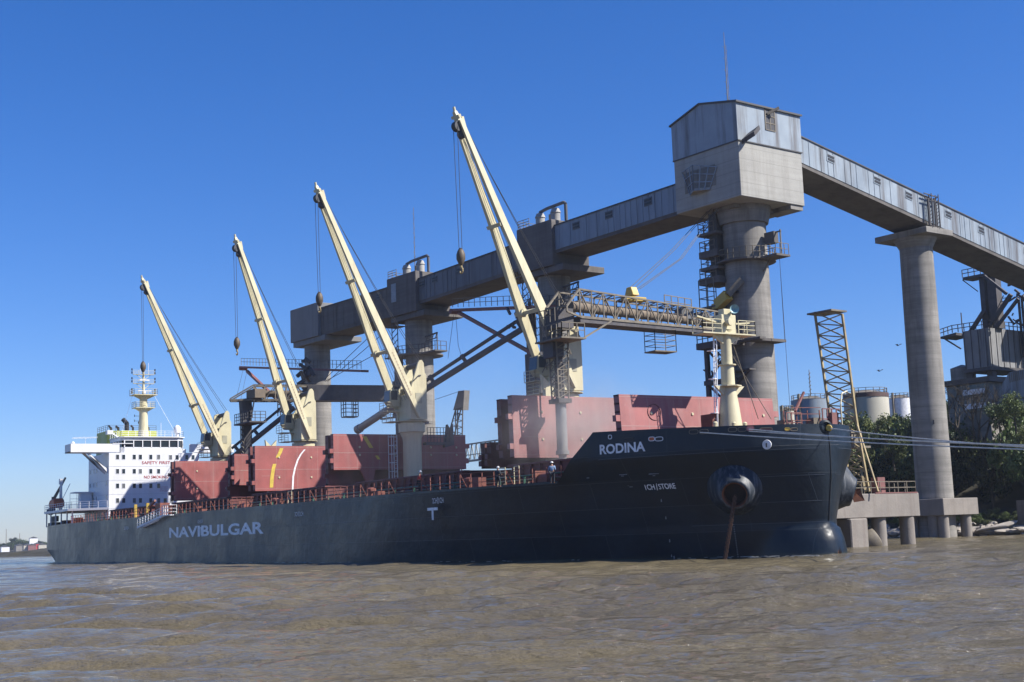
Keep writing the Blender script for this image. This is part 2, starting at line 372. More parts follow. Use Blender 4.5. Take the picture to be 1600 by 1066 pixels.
# lettering laid on the plating
def text_polys(s, size, bold=0., font_shear=0.):
    cu = bpy.data.curves.new('t', 'FONT'); cu.body = s; cu.size = size; cu.offset = bold; cu.shear = font_shear; cu.resolution_u = 3
    o = bpy.data.objects.new('t', cu); C.objects.link(o); bpy.context.view_layer.update()
    dg = bpy.context.evaluated_depsgraph_get(); me = bpy.data.meshes.new_from_object(o.evaluated_get(dg))
    vs = [v.co.copy() for v in me.vertices]; fs = [tuple(p.vertices) for p in me.polygons]
    C.objects.unlink(o); bpy.data.objects.remove(o); bpy.data.meshes.remove(me)
    return vs, fs
def text_fit(s, w, h, bold=0., **k):
    vs, fs = text_polys(s, 1, bold, **k)
    x0 = min(v.x for v in vs); x1 = max(v.x for v in vs); y0 = min(v.y for v in vs); y1 = max(v.y for v in vs)
    return [((v.x-x0)/(x1-x0)*w, (v.y-y0)/(y1-y0)*h) for v in vs], fs
def hull_text(s, x0, x1, z0, h, m, bold=.02, name='lettering', slope=0):
    if '|' in s:
        k = (s.index('|')+.5)/len(s); xb = lerp(x0, x1, k+.01)
        MB().bar((xb-.03, -(hull_y(xb, z0)+.025), z0-.12*h), (xb+.03, -(hull_y(xb, z0+h)+.025), z0+1.12*h), .09, .01, up=(0, -1, 0)).build(name, m, ship)
        a, b = s.split('|'); w = (x1-x0)/len(s)
        hull_text(a, x0, x0+w*(len(a)-.1), z0, h, m, bold, name); hull_text(b, x1-w*(len(b)-.1), x1, z0, h, m, bold, name); return
    uv, fs = text_fit(s, x1-x0, h, bold)
    MB().add([(x0+u, -(hull_y(x0+u, z0+v+slope*u)+.02), z0+v+slope*u) for u, v in uv], fs).build(name, m, ship)
hull_text('NAVIBULGAR', 76.2, 110.0, 3.35, 1.4, M_letter, .03)
# bow marks: found where the plating meets the view of each
def on_hull(px, py):
    d = ray(px, py); t = 40.
    while t < 400:
        P = CAM+d*t
        if P.y > -hull_y(P.x, P.z) and P.x < 185: break
        t += .03
    return P
p0 = on_hull(938, 709); p1 = on_hull(1009, 705.5)
hull_text('RODINA', p0.x, p1.x, p0.z-.08, .78, M_letterw, .03, 'ship_name')
p0 = on_hull(1010, 766); p1 = on_hull(1058, 766)
hull_text('1CH|STORE', p0.x, p1.x, p0.z, .44, M_letterw, .02)
p0 = on_hull(676.5, 787); p1 = on_hull(694, 787); hull_text('2CH|1CH', p0.x, p1.x, p0.z, .48, M_letterw, .01)
P = on_hull(685.5, 794)
mb = MB(); mb.box((P.x-.95, -15.03, P.z-.2), (P.x+.95, -15.015, P.z+.05)); mb.box((P.x-.17, -15.03, P.z-1.05), (P.x+.17, -15.015, P.z-.2)); mb.build('mark', M_letterw, ship)
for s, px, py, w in (('3CH|2CH', 461, 807, 13), ('4CH|3CH', 309, 818, 8), ('5CH|4CH', 194, 828, 7)):
    p0 = on_hull(px, py); p1 = on_hull(px+w, py); hull_text(s, p0.x, p1.x, p0.z, .45, M_letter, .0)
P = on_hull(314.5, 824); mb = MB(); mb.box((P.x-.6, -15.03, P.z-.15), (P.x+.6, -15.015, P.z)); mb.box((P.x-.15, -15.03, P.z-1.), (P.x+.15, -15.015, P.z-.15)); mb.build('mark', M_letter, ship)
mb = MB()
for px, py, w, h in ((968, 742, 12, 1.2), (1014, 741, 16, 1.2), (980, 759, 3, 1), (984, 761, 5, 1), (1023, 752, 6, 1), (1024, 754, 4, 1), (971, 744, 4, 1), (1020, 743.5, 4, 1.2), (917, 747, 4, 1)):
    a = on_hull(px, py); b = on_hull(px+w, py-w*.06)
    mb.bar((a.x, a.y-.02, a.z), (b.x, b.y-.02, b.z), .02, h*.05)
# draught figures down the bow and at midships
for i in range(16):
    P = on_hull(1146.5+i*.5, 820+i*3.6); mb.box((P.x-.04, P.y-.05, P.z-.02), (P.x+.05, P.y+.0, P.z+.04))
for px, py in ((1034, 782), (1041, 809), (1047, 845), (1050, 868), (1054, 871)):
    P = on_hull(px, py); mb.box((P.x-.06, P.y-.05, P.z-.12), (P.x+.02, P.y, P.z+.12))
mb.build('draught_mark', plain('faded_mark_paint', (.22, .24, .27), .5), ship)

# anchor bolsters with their chains
for sd in (-1, 1):
    base = Vector((178.1, sd*3.3, 6.0)); tip = Vector((180.55, sd*6.15, 4.72)); ax = (tip-base); Lb = ax.length
    pr = [(3.3, -.5), (3.2, .6), (3.0, 1.1), (2.6, Lb*.5), (1.22, Lb*.93), (1.16, Lb*.97), (1.08, Lb*1.0), (.96, Lb+.0), (.94, Lb-.9)]
    bo = MB().lathe(base, pr, 44, ax).build('anchor_bolster', M_bolster, ship, smooth=True, angle=60)
    _m = MB(); _r = [[base+(ax.normalized())*h+_A*math.cos(t)*r_+_B*math.sin(t)*r_ for t in [2*math.pi*k/28 for k in range(28)]] for _A, _B in [(ax.cross(Vector((0, 0, 1))).normalized(), ax.cross(ax.cross(Vector((0, 0, 1)))).normalized())] for r_, h in ((.95, Lb+.015), (.86, Lb-.05), (.8, Lb-.9))]; _m.grid(_r, closed=True).build('hawse_pipe', M_rust, bo, smooth=True)
    MB().lathe(base, [(.05, Lb-.58), (.8, Lb-.57), (.76, Lb-.62)], 30, ax).build('hawse_shade_disc', weathered('rusty_shade_black', (.035, .02, .015), .9, .5, 2.), bo)  # dark rusty disc stands in for the shaded depth of the pipe
    if sd < 0:
        mb = MB(); q = tip-ax.normalized()*.25+Vector((0, 0, -.1)); e = W(1132, 877, y=-6.6)
        n = 30
        for i in range(n):
            a = q.lerp(e, i/n); b = q.lerp(e, (i+1.25)/n); w_ = .13
            off = Vector((.11, .05, 0)) if i % 2 else Vector((-.03, .08, 0))
            mb.bar(a+off, b+off, .085); mb.bar(a-off, b-off, .085); mb.bar(a+off, a-off, .085); mb.bar(b+off, b-off, .085)
        mb.build('anchor_chain', M_chain, bo)
    else:
        mb = MB(); f = tip+ax.normalized()*.2; mb.prism([f+Vector((-.3, -.4, .4)), f+Vector((.2, .2, .3)), f+Vector((.35, .5, -.6)), f+Vector((-.1, -.2, -.7))], (.15, -.1, 0)); mb.bar(f, f-ax.normalized()*.8, .4)
        mb.build('anchor', M_rust, bo)
# fairleads, openings and fittings in the bow plating
def fairlead(px, py, w, h, m_in, name='fairlead', rim=M_letterw, rz=.05):
    a = on_hull(px, py); b = on_hull(px+w, py)
    d = (b-a); d.z = 0; L_ = d.length; d.normalize(); nrm = Vector((d.y, -d.x, 0))
    c = (a+b)/2+nrm*.03
    n = 20; pts = []
    for k in range(n):
        t = 2*math.pi*k/n; u = math.cos(t); v = math.sin(t)
        u = math.copysign(abs(u)**.6, u); v = math.copysign(abs(v)**.6, v)
        pts.append(c+d*u*L_/2+Vector((0, 0, v*h/2)))
    fr = MB()
    for k in range(n): fr.bar(pts[k], pts[(k+1) % n], rz, rz, up=nrm)
    o = fr.build(name, rim, ship)
    MB().prism([p-nrm*.02 for p in pts], nrm*.015).build('opening', m_in, o)
    return o
fairlead(951, 683, 5, .3, M_black); fairlead(977, 687, 13, .3, M_black, rim=M_rubber); fairlead(1014, 686, 9, .3, M_orange); fairlead(1024, 686, 12, .3, M_black)
fairlead(1077, 675, 14, .32, M_black, rim=M_steel); fairlead(1093, 674.5, 14, .32, M_black, rim=M_steel); fairlead(1138, 671.5, 13, .32, M_black, rim=M_steel); fairlead(1153, 671, 13, .32, M_black, rim=M_steel); fairlead(1166, 669.5, 12, .36, plain('pink_fitting_paint', (.6, .25, .25), .5), rim=M_redsteel)
fairlead(1187, 671, 20, .26, M_redsteel, rim=M_steel); fairlead(1226, 670.5, 8, .2, M_yellow, rim=M_yellow, rz=.03); fairlead(1235, 671, 11, .22, M_rust, rim=M_steel)
P = on_hull(1289, 667); mb = MB().lathe(P-Vector((.35, -.15, 0)), [(.42, 0), (.52, .2), (.5, .5), (.36, .55), (.3, .2)], 24, (1, -.35, 0)); o = mb.build('bow_chock', M_navy, ship, smooth=True)
MB().lathe(P-Vector((.3, -.15, 0)), [(.05, .22), (.33, .22), (.33, .2)], 24, (1, -.35, 0)).build('opening', M_black, o)
P = on_hull(1295.5, 669); MB().lathe(P, [(.24, 0), (.24, .16), (.2, .2)], 20, (.5, -.6, 0)).build('chafing_pad', M_yellow, ship)
P = on_hull(1199, 695)+Vector((.06, -.1, 0)); mb = MB().lathe(P, [(.36, 0), (.34, .05)], 24, (.45, -.8, 0)); mb.build('mark', M_letterw, ship)
mb = MB(); q = on_hull(1199, 699)+Vector((.12, -.2, 0)); mb.bar(q, q+Vector((0, 0, .3)), .09, .03, up=(.45, -.8, 0)); mb.build('mark', M_black, ship)
P = on_hull(1313, 861); mb = MB()
for k in range(9):
    u = (k-4)*.045; x_ = P.x+u*.9; mb.add([(x_-.035, -hull_y(x_-.035, .05)-.03, -.1), (x_+.035, -hull_y(x_+.035, .05)-.03, -.1), (x_+.01, -hull_y(x_, .5)-.03, .25+.6*math.exp(-(u*5)**2)*random.uniform(.7, 1.1))], [(0, 1, 2)])
mb.build('rust_patch', plain('orange_rust_stain', (.28, .12, .05), .9), ship)
# dark lifeline hanging down the stem
mb = MB(); pts = [Vector((stem(z)+.03 if z < 9.4 else stem(z), -.02, z)) for z in (9.2, 8, 7, 6, 5, 4, 3, 2.6)]
mb.path(pts, .03); mb.build('stem_bar', M_black, ship)

# hatch coamings and open hatch covers
HOLDS = [(28, 51), (60.5, 83), (92.5, 114.5), (123, 146), (154.5, 168)]
for x0, x1 in HOLDS:
    mb = MB(); 
    for sd in (-1, 1):
        mb.box((x0, sd*9.0, DECK-.05), (x1, sd*9.25, 8.35)); mb.box((x0-.3, sd*8.8, 8.35), (x1+.3, sd*9.5, 8.5))
        x = x0+.4
        while x < x1: mb.prism([(x, sd*9.25, DECK), (x, sd*9.85, DECK), (x, sd*9.45, 8.35), (x, sd*9.25, 8.35)], (.08, 0, 0)); x += 1.5
    for x in (x0, x1): mb.box((x-.12, -9.0, DECK-.05), (x+.12, 9.0, 8.35)); mb.box((x-.25, -8.8, 8.35), (x+.25, 8.8, 8.48))
    mb.build('hatch_coaming', M_reddark, ship)
def leaf(x, hw, z0, z1, lean, m=M_red, marks=True, tab=False, face=1, th=.75):
    """one leaf of a folded hatch cover standing on edge; its smooth plate faces the bow"""
    mb = MB(); l = lean
    def q(dx, y, z): return (x+dx-(z-z0)*l, y, z)
    def slab(ya, yb, za, zb, d0, d1): mb.add([q(d, y, z) for d in (d0, d1) for y in (ya, yb) for z in (za, zb)], [(0, 1, 3, 2), (4, 6, 7, 5), (0, 4, 5, 1), (2, 3, 7, 6), (0, 2, 6, 4), (1, 5, 7, 3)])
    slab(-hw, hw, z0, z1, -.06, 0)
    n = 7
    for k in range(n+1):
        z = lerp(z0, z1-.12, k/n); slab(-hw, hw, z, z+.12, -th, -.06)
    for y in (-hw, hw-.12, -hw*.5, 0, hw*.5): slab(y, y+.12, z0, z1, -th+.02, -.06)
    o = mb.build('hatch_cover', m, ship)
    mb = MB()
    for ya, yb, za, zb in ((-hw-.45, -hw, z1-2.2, z1-1.7), (-hw-.4, -hw, z0+.8, z0+1.3), (hw, hw+.55, z1-1.6, z1-1.1), (hw, hw+.4, z0+.7, z0+1.3)): mb.mark(); slab(ya, yb, za, zb, -.5, -.02)
    if tab: mb.mark(); mb.add([q(d, y, z) for d in (-.3, -.01) for y, z in ((-hw+3.4, z0), (-hw+5.3, z0), (-hw+4.75, z0-1.9), (-hw+4.35, z0-1.9))], [(0, 1, 2, 3), (7, 6, 5, 4), (0, 4, 5, 1), (1, 5, 6, 2), (2, 6, 7, 3), (3, 7, 4, 0)])
    mb.split('lug', m, o)
    if marks:
        mb = MB()
        for y in (-hw*.62, -hw*.1, hw*.45, hw*.85):
            for z in (z0+1.7, z1-1.5):
                P = q(.0, y, z); mb.mark(); mb.lathe(P, [(.14, 0), (.11, .08)], 10, (1, 0, 0))
        mb.split('lashing_eye', M_cream, o)
        rs_ = random.Random(int(x*10)); mb = MB()
        for _k in range(26):
            y = rs_.uniform(-hw+.2, hw-.2); z = rs_.choice((z1, z1, z1-1.6, z0+1.6, (z0+z1)/2)); L_ = rs_.uniform(.3, 1.4); w_ = rs_.uniform(.02, .06); z = min(z, z1-.01); mb.add([q(.006, y, z), q(.006, y+w_, z), q(.006, y+w_*.4, max(z-L_, z0))], [(0, 1, 2)])
        pass
        mb = MB()
        for z in (lerp(z0, z1, .47),): mb.add([q(.012, y, zz) for y, zz in ((-hw, z), (hw, z), (hw, z+.05), (-hw, z+.05))], [(0, 1, 2, 3)])
        for ya, yb in ((-hw+.9, -hw+3.6), (hw-5, hw-1.5)): mb.add([q(.012, y, zz) for y, zz in ((ya, z0+1.9), (yb, z0+1.9), (yb, z0+1.94), (ya, z0+1.94))], [(0, 1, 2, 3)])
        for yy in (-hw*.66, -hw*.33, .02, hw*.36, hw*.7): mb.add([q(.008, y, zz) for y, zz in ((yy, z0), (yy+.03, z0), (yy+.03, z1), (yy, z1))], [(0, 1, 2, 3)])
        for zz in (z0+.25, z1-.2): mb.add([q(.01, y, z) for y, z in ((-hw, zz), (hw, zz), (hw, zz+.035), (-hw, zz+.035))], [(0, 1, 2, 3)])
        mb.build('weld_line', plain('pale_weld_line', (.5, .3, .27), .6), o)
    return o, q
def at_leaf(x, px, py): return W(px, py, x=x)
o1, _ = leaf(59.6, 8.7, 8.9, 14.7, 0.0); leaf(58.0, 8.7, 8.9, 14.7, 0.0, M_reddark, False)
leaf(87.0-3.0, 8.7, 10.0, 14.15, 0, M_red); leaf(82.3, 8.7, 8.6, 14.1, 0, M_reddark, False)
o2, q2 = leaf(91.4, 8.7, 8.9, 14.7, 0.0); leaf(89.8, 8.7, 8.9, 14.7, 0.0, M_reddark, False)
o3, q3 = leaf(115.5, 8.7, 10.25, 14.35, 0.0, tab=True); leaf(114, 8.7, 8.6, 14.3, 0.0, M_reddark, False)
o4, _ = leaf(153.6, 8.35, 9.2, 14.9, .02, M_reddust); leaf(151.9, 8.5, 9.2, 14.7, .02, M_reddark, False)
for x, z1 in ((148.3, 11.0), (147.2, 11.0)): leaf(x, 7.6, 8.6, z1, 0, M_reddark, False)
o5, _ = leaf(170.0, 8.3, 8.4, 13.3, .07, weathered('pinkish_red_paint', (.40, .145, .135), .65, .2, .35, (.46, .3, .28), .45, .8, spots=(.5, .34, .3), spot_amt=.25)); 
mb = MB(); _p = [Vector((170.03-(11.9+.66*math.sin(k*.25)-8.4)*.07, -4.85+.66*math.cos(k*.25), 11.9+.66*math.sin(k*.25))) for k in range(26)]; mb.path(_p, .03, 5); mb.build('ring_mark', M_redsteel, o5)
# painted swing marks on the covers
def stripe(x, pts, w, m, parent):
    P = [at_leaf(x, *p) for p in pts]; P = [Vector((x+.03, p.y, p.z)) for p in P]; mb = MB()
    for a, b in zip(P[:-1], P[1:]): mb.add([a+Vector((0, -w/2, 0)), a+Vector((0, w/2, 0)), b+Vector((0, w/2, 0)), b+Vector((0, -w/2, 0))], [(0, 1, 2, 3)])
    mb.build('painted_stripe', m, parent)
M_stripey = plain('yellow_stripe_paint', (.75, .55, .08), .6)
stripe(91.4, [(440, 700.5), (437.5, 707), (433.5, 715)], .5, M_stripey, o2); stripe(91.4, [(429, 725), (427, 733), (425, 745), (424, 762)], .48, M_stripey, o2)
stripe(91.4, [(476, 702.5), (470, 710), (465, 719), (461, 731), (458, 745), (457, 768)], .24, M_letterw, o2)
stripe(115.5, [(569.5, 682), (574, 690), (580, 700)], .5, M_stripey, o3); stripe(115.5, [(588, 712), (592, 718)], .4, M_stripey, o3)

# deck railings with their red stanchions and stays
def deck_rail(x0, x1, sd, step=1.55, hh=1.25):
    mb = MB(); n = round((x1-x0)/step)
    P = lambda x: Vector((x, sd*(hull_y(x, DECK)-.12), DECK+.18))
    for i in range(n+1):
        x = lerp(x0, x1, i/n); p = P(x); mb.bar(p, p+Vector((0, 0, hh)), .075, .06)
        if i % 4 == 0: mb.bar(p+Vector((0, 0, hh)), p+Vector((.0, -sd*.75, -.1)), .09, .06)
    for q in range(n):
        a = P(lerp(x0, x1, q/n)); b = P(lerp(x0, x1, (q+1)/n))
        for k in (1/3, 2/3, 1): mb.bar(a+Vector((0, 0, hh*k)), b+Vector((0, 0, hh*k)), .045)
    mb.build('deck_railing', M_railred, ship)
deck_rail(24, 66.5, -1); deck_rail(73.5, 166, -1); deck_rail(24, 166, 1, 3)
mb = MB()
for x in (47, 80, 105, 133, 152.5):      # small gear between rail and coaming
    k = random.random(); y = -random.uniform(11.2, 13.5)
    mb.mark(); mb.lathe((x, y, DECK), [(.28, 0), (.28, .75), (.5, .8), (.5, 1.05), (.2, 1.2)], 12)
    mb.mark(); mb.box((x+1.2, y-.4, DECK), (x+2.3, y+.4, DECK+.6+.5*k))
mb.split('deck_fitting', M_railred, ship)
for pz, r_, m_ in ((.55, .1, M_steel), (.9, .07, M_green), (.3, .12, M_reddark)):
    mb = MB(); mb.tube((26, -10.6-pz, DECK+pz), (167, -10.6-pz, DECK+pz), r_, 8)
    for x in range(28, 167, 4): mb.box((x, -10.7-pz, DECK), (x+.12, -10.5-pz, DECK+pz))
    mb.build('deck_pipe', m_, ship)
# yellow and cream hand gates beside the holds
for x, w_ in ((111.5, 1.0), (157.5, 1.3), (160.2, .8)):
    mb = MB()
    for dx in (0, w_): mb.bar((x+dx, -12.6, DECK), (x+dx, -12.6, DECK+1.7), .07)
    for z in (.9, 1.3, 1.7): mb.bar((x, -12.6, DECK+z), (x+w_, -12.6, DECK+z), .06)
    mb.build('ladder_rail', M_cream, ship)
mb = MB(); P = W(1100, 660, y=-4)
for px, w_ in ((486, 8), (523, 0), (600, 0)): pass
for x, y in ((96.5, -12.0), (163.5, -11.5)):
    mb.mark(); mb.lathe((x, y, DECK+.5), [(.5, -.7), (.5, .7)], 16, (1, 0, 0)); mb.box((x-.8, y-.5, DECK), (x+.8, y+.5, DECK+.5)); mb.box((x-1, y-.6, DECK), (x-.8, y+.6, DECK+1.2))
mb.split('mooring_winch', M_railred, ship)

M_stencil = plain('faded_stencil_paint', (.50, .36, .24), .6)
# ---------------------------------------------------------------- deck cranes
def crane(x0, tip, peds=True, second=False):
    cr = thing('deck_crane', None, None, (x0, 0, DECK), 0, None, ship)
    b0 = Vector((x0, 0, 0)); tip = Vector(tip)
    mb = MB().lathe(b0, [(1.1, DECK-.1), (1.07, 13.2), (1.12, 13.7), (1.38, 14.3)], 36)
    mb.build('pedestal', M_cream, cr, smooth=True, angle=50)
    mb = MB().lathe(b0, [(1.3, 14.3), (1.52, 14.38), (1.54, 15.4), (1.2, 15.45), (1.18, 15.8)], 36); mb.build('slewing_ring', M_cream, cr, smooth=True, angle=40)
    mb = MB()
    for w0, w1 in ((1.45, 1.75), (-1.75, -1.45)):
        pf = [(-1.05, 15.75), (1.15, 15.75), (1.15, 20.9), (.95, 21.2), (.85, 22.3), (.62, 22.65), (.3, 22.6), (.1, 22.3), (-1.05, 18.9)] if w0 > 0 else [(-1.05, 15.75), (1.15, 15.75), (1.15, 20.6), (1.0, 22.2), (.7, 22.5), (-.3, 22.3), (-.5, 21.8), (-.2, 20.4), (-1.05, 18.9)]
        mb.prism([(x0+w0, b, z) for b, z in pf], (w1-w0, 0, 0))
    mb.box((x0-1.45, -.95, 15.75), (x0+1.45, 1.1, 18.6)); mb.box((x0-1.45, .75, 18.6), (x0+1.45, 1.1, 20.6))
    mb.prism([(x0-1.45, -.95, 18.6), (x0-1.45, .7, 18.6), (x0-1.45, .7, 19.4)], (2.9, 0, 0))
    ho = mb.build('crane_house', M_cream, cr, bevel=.03)
    mb = MB(); mb.tube((x0-1.4, .45, 22.1), (x0+1.4, .45, 22.1), .32, 14); mb.tube((x0-1.0, .1, 19.6), (x0+1.0, .1, 19.6), .55, 16); mb.build('winch_drum', M_rubber, cr)
    mb = MB(); mb.box((x0+1.752, -.35, 17.6), (x0+1.79, .45, 18.8)); mb.build('louvre', weathered('louvre_grey', (.4, .38, .28), .6, .1), ho)
    mb = MB(); mb.bar((x0+1.8, -.55, 20.2), (x0+1.8, .1, 20.8), .12); mb.bar((x0+1.8, .1, 20.8), (x0+1.8, .4, 20.85), .12); mb.build('handrail', M_rubber, ho)
    # operator's cab on the front, lower aft side
    cx0, cx1 = x0-2.3, x0-.75
    mb = MB(); mb.prism([(cx0, -1.0, 17.4), (cx0, -1.9, 17.4), (cx0, -2.4, 18.0), (cx0, -2.25, 19.4), (cx0, -1.0, 19.5)], (cx1-cx0, 0, 0)); cb = mb.build('crane_cab', M_cream, cr, bevel=.04)
    mb = MB(); mb.box((cx1+.0, -2.2, 18.2), (cx1+.03, -1.4, 19.25)); mb.prism([(cx0+.1, -2.43, 18.05), (cx0+.1, -2.29, 19.3), (cx1-.1, -2.29, 19.3), (cx1-.1, -2.43, 18.05)], (0, -.02, 0)); mb.build('cab_window', M_cabglass, cb)
    mb = MB(); mb.rail([(cx0-.1, -2.9, 16.9), (cx1+.3, -2.9, 16.9), (cx1+.3, -1.3, 16.9)], 1.0, 1.2, .025); mb.box((cx0-.1, -2.9, 16.82), (cx1+.3, -1.2, 16.9)); mb.build('cab_platform', M_cream, cr)
    # jib: two box legs from the heel pins to the head
    v = tip-Vector((x0, -.15, 16.0)); 
    side = v.cross(Vector((0, 0, 1))).normalized()
    if side.x < 0: side = -side
    up = side.cross(v).normalized(); up = up if up.z > 0 else -up
    hp = Vector((x0, -.15, 16.0))
    def leg(t, s):
        wd = 2.05 if t == 0 else (table(t, [(0, 2.05, 0), (.28, 1.55, 0), (.62, .82, 0), (1, .36, 0)])[0])
        return hp+v*t+side*wd*s
    for s in (1, -1):
        mb = MB()
        for t0, t1, h0, h1, w0, w1 in ((0, .14, .35, .85, .3, .42), (.14, .3, .85, .95, .42, .45), (.3, .62, .95, .72, .45, .4), (.62, 1.0, .72, .42, .4, .3)):
            mb.bar(leg(t0, s), leg(t1, s), w0, h0, up=up, w2=w1, h2=h1)
        jl = mb.build('jib_leg', M_cream, cr)
        if s > 0:
            mb = MB()
            for k in range(15): t = .1+k*.0135; P_ = leg(t, s)+side*(.24); mb.bar(P_-up*.1, P_+up*.1, .06, .03, up=side)
            mb.bar(leg(.1, s)+side*.235, leg(.29, s)+side*.235, .02, .02, up=side); mb.build('painted_lettering', M_stencil, jl)
        mb = MB()
        for t in (.45, .75): P_ = leg(t, s)-up*.5; mb.box(P_-Vector((.15, .15, .2)), P_+Vector((.15, .15, .15)))
        mb.split('floodlight', M_rubber, cr)
    for t, e in ((.3, .5), (.62, .35)): MB().bar(leg(t, -1)-side*e-up*.3, leg(t, 1)+side*.1-up*.3, .35, .45, up=up).build('jib_tie', M_cream, cr)
    mb = MB(); mb.lathe(leg(.3, -1)+side*.55-up*.3, [(.42, 0), (.42, .3)], 16, side); mb.build('guide_roller', M_cream, cr); mb = MB()
    nd = v.normalized()
    mb.bar(tip-nd*.6, tip+nd*.9, .9, .5, up=up, w2=.35, h2=.3); mb.bar(tip+nd*.4-side*.65, tip+nd*.35+side*.5, .3, .3, up=up); mb.tube(tip+nd*.8, tip+nd*1.3+up*.1, .13, 10)
    mb.bar(tip+up*.35-nd*.8, tip+up*.5+nd*.2, .5, .25, up=up); mb.build('jib_head', M_cream, cr)
    mb = MB(); mb.tube(tip-nd*.5-side*.3-up*.35, tip-nd*.5+side*.3-up*.35, .5, 18); mb.tube(tip-nd*1.35-side*.25-up*.2, tip-nd*1.35+side*.25-up*.2, .4, 16)
    mb.build('sheave', M_rubber, cr)
    # wires
    hz = tip.z-14.2 if not second else second; ht = Vector((tip.x, tip.y-.15, hz))
    mb = MB()
    for s in (-.25, .25): mb.tube(tip-nd*.5+side*s*1.3-up*.6, ht+side*s*.9, .028, 5)
    for s, pk in ((-.3, Vector((x0-1.5, .2, 22.2))), (.1, Vector((x0-1.2, .3, 22.3))), (.3, Vector((x0+1.5, .55, 22.7))), (.34, Vector((x0+1.5, .3, 22.55)))):
        a = tip-nd*.7+side*s+up*.3; m_ = (a+pk)/2-Vector((0, 0, .45)); m1 = (a*3+pk)/4-Vector((0, 0, .33)); m3 = (a+pk*3)/4-Vector((0, 0, .33)); mb.path([a, m1, m_, m3, pk], .03, 5)
    for s in (-.22, -.08, .08, .2): mb.tube(tip-nd*1.2+side*s-up*.05, hp+v*.08+side*s*4+up*.1, .022, 5)
    mb.build('wire_rope', M_wire, cr)
    mb = MB().lathe(ht, [(.12, .35), (.3, .1), (.42, -.25), (.42, -.7), (.22, -1.15), (.12, -1.3)], 14); hb_ = mb.build('hook_block', plain('hook_block_paint', (.12, .09, .06), .6), cr, smooth=True)
    mb = MB(); c_ = ht+Vector((0, 0, -1.75)); mb.tube(ht+Vector((0, 0, -1.2)), ht+Vector((0, 0, -1.6)), .12)
    pts = [c_+Vector((math.sin(t)*.26, 0, math.cos(t)*.28)) for t in [k*.5 for k in range(0, 10)]]; mb.path(pts, .085, 8); mb.build('hook', M_yellowold, hb_)
    # ladder cage at the pedestal, ring platform and jib rest
    mb = MB()
    for dx in (-.4, .4):
        mb.bar((x0-1.9+dx, -1.2, 8.0), (x0-1.9+dx, -1.2, 14.2), .09)
        mb.bar((x0-1.9+dx, -1.9, 8.9), (x0-1.9+dx, -1.9, 14.2), .06)
    for k in range(14): z = 8.1+k*.45; mb.bar((x0-2.3, -1.2, z), (x0-1.5, -1.2, z), .05)
    for k in range(6): z = 9+k*1.0; mb.bar((x0-2.3, -1.9, z), (x0-1.5, -1.9, z), .07); mb.bar((x0-2.3, -1.9, z), (x0-2.3, -1.2, z), .06); mb.bar((x0-1.5, -1.9, z), (x0-1.5, -1.2, z), .06)
    mb.build('ladder', M_letterw, cr)
    mb = MB(); mb.lathe((x0, 0, 15.6), [(1.9, 0), (1.9, .07)], 24); mb.box((x0-2.4, -2.6, 15.6), (x0-.2, -1.2, 15.68)); mb.rail([(x0-2.4, -1.2, 15.68), (x0-2.4, -2.6, 15.68), (x0-.2, -2.6, 15.68)], 1.0, 1.1, .025)
    mb.build('slew_platform', M_cream, cr)
    return cr
crane(149.6, (150.9, -11.6, 41.0), second=28.4)
crane(118.2, (119.3, -11.7, 41.3), second=29.6)
crane(86.9, (88.3, -9.7, 41.8), second=28.9)
crane(54.8, (55.9, -12.3, 41.9), second=29.6)
# the platform with jib rest on the second crane, jib rests on posts
mb = MB(); mb.box((118.2, 1.4, 12.9), (119.0, 4.2, 13.2)); mb.rail([(119, 1.6, 13.2), (119, 4.6, 13.2)], 1.7, .45, .03); mb.prism([(118.4, 3.9, 12.6), (118.4, 5.2, 12.9), (118.4, 5.1, 15.4), (118.4, 4.8, 14.6), (118.4, 4.4, 15.3), (118.4, 4.1, 13.4)], (.5, 0, 0)); mb.build('jib_rest', M_steeldk, ship)
for px, py, xx in ((423, 714, 88), (857, 622, 150.5)):
    P = W(px, py, x=xx); mb = MB(); mb.bar((P.x, P.y, DECK), (P.x, P.y, P.z+1.0), .9, .5); mb.prism([(P.x-.2, P.y-.6, P.z+.8), (P.x-.2, P.y+.6, P.z+.8), (P.x-.2, P.y+.8, P.z+2.2), (P.x-.2, P.y, P.z+1.4), (P.x-.2, P.y-.8, P.z+2.2)], (.4, 0, 0)); mb.build('jib_rest', M_cream, ship)
# ---------------------------------------------------------------- superstructure (front face at x = 22)
XF = 22.0
mb = MB(); mb.box((9.0, -8.0, DECK-.05), (XF, 8.0, 18.45)); mb.box((11.5, -6.4, 18.45), (XF-.9, 5.9, 19.2))
sup = mb.build('superstructure', M_white, ship)
PANES = [M_glass, M_glass, plain('grey_curtain_pane', (.16, .17, .18), .3), plain('dim_pane', (.07, .08, .09), .2)]
def windows(rows, px, x, w, h, parent, m=M_glass, frame=True):
    for py in rows:
        for p in px:
            P = W(p, py, x=x)
            fr = MB().box((x-.02, P.y-w/2-.07, P.z-h/2-.07), (x+.035, P.y+w/2+.07, P.z+h/2+.07)).build('window', M_white, parent)
            MB().box((x+.035, P.y-w/2, P.z-h/2), (x+.045, P.y+w/2, P.z+h/2)).build('pane', random.choice(PANES) if m is M_glass else m, fr)
cols = (183.7, 193.2, 209.8, 219.4, 235.6, 247.8)
windows((714.2, 736.5, 759.3, 782.2), cols, XF, .52, .78, sup)
windows((714.7,), (266.6, 276.8, 291.8, 301.6), XF, .52, .78, sup); windows((782.3,), (258, 268), XF, .52, .78, sup)
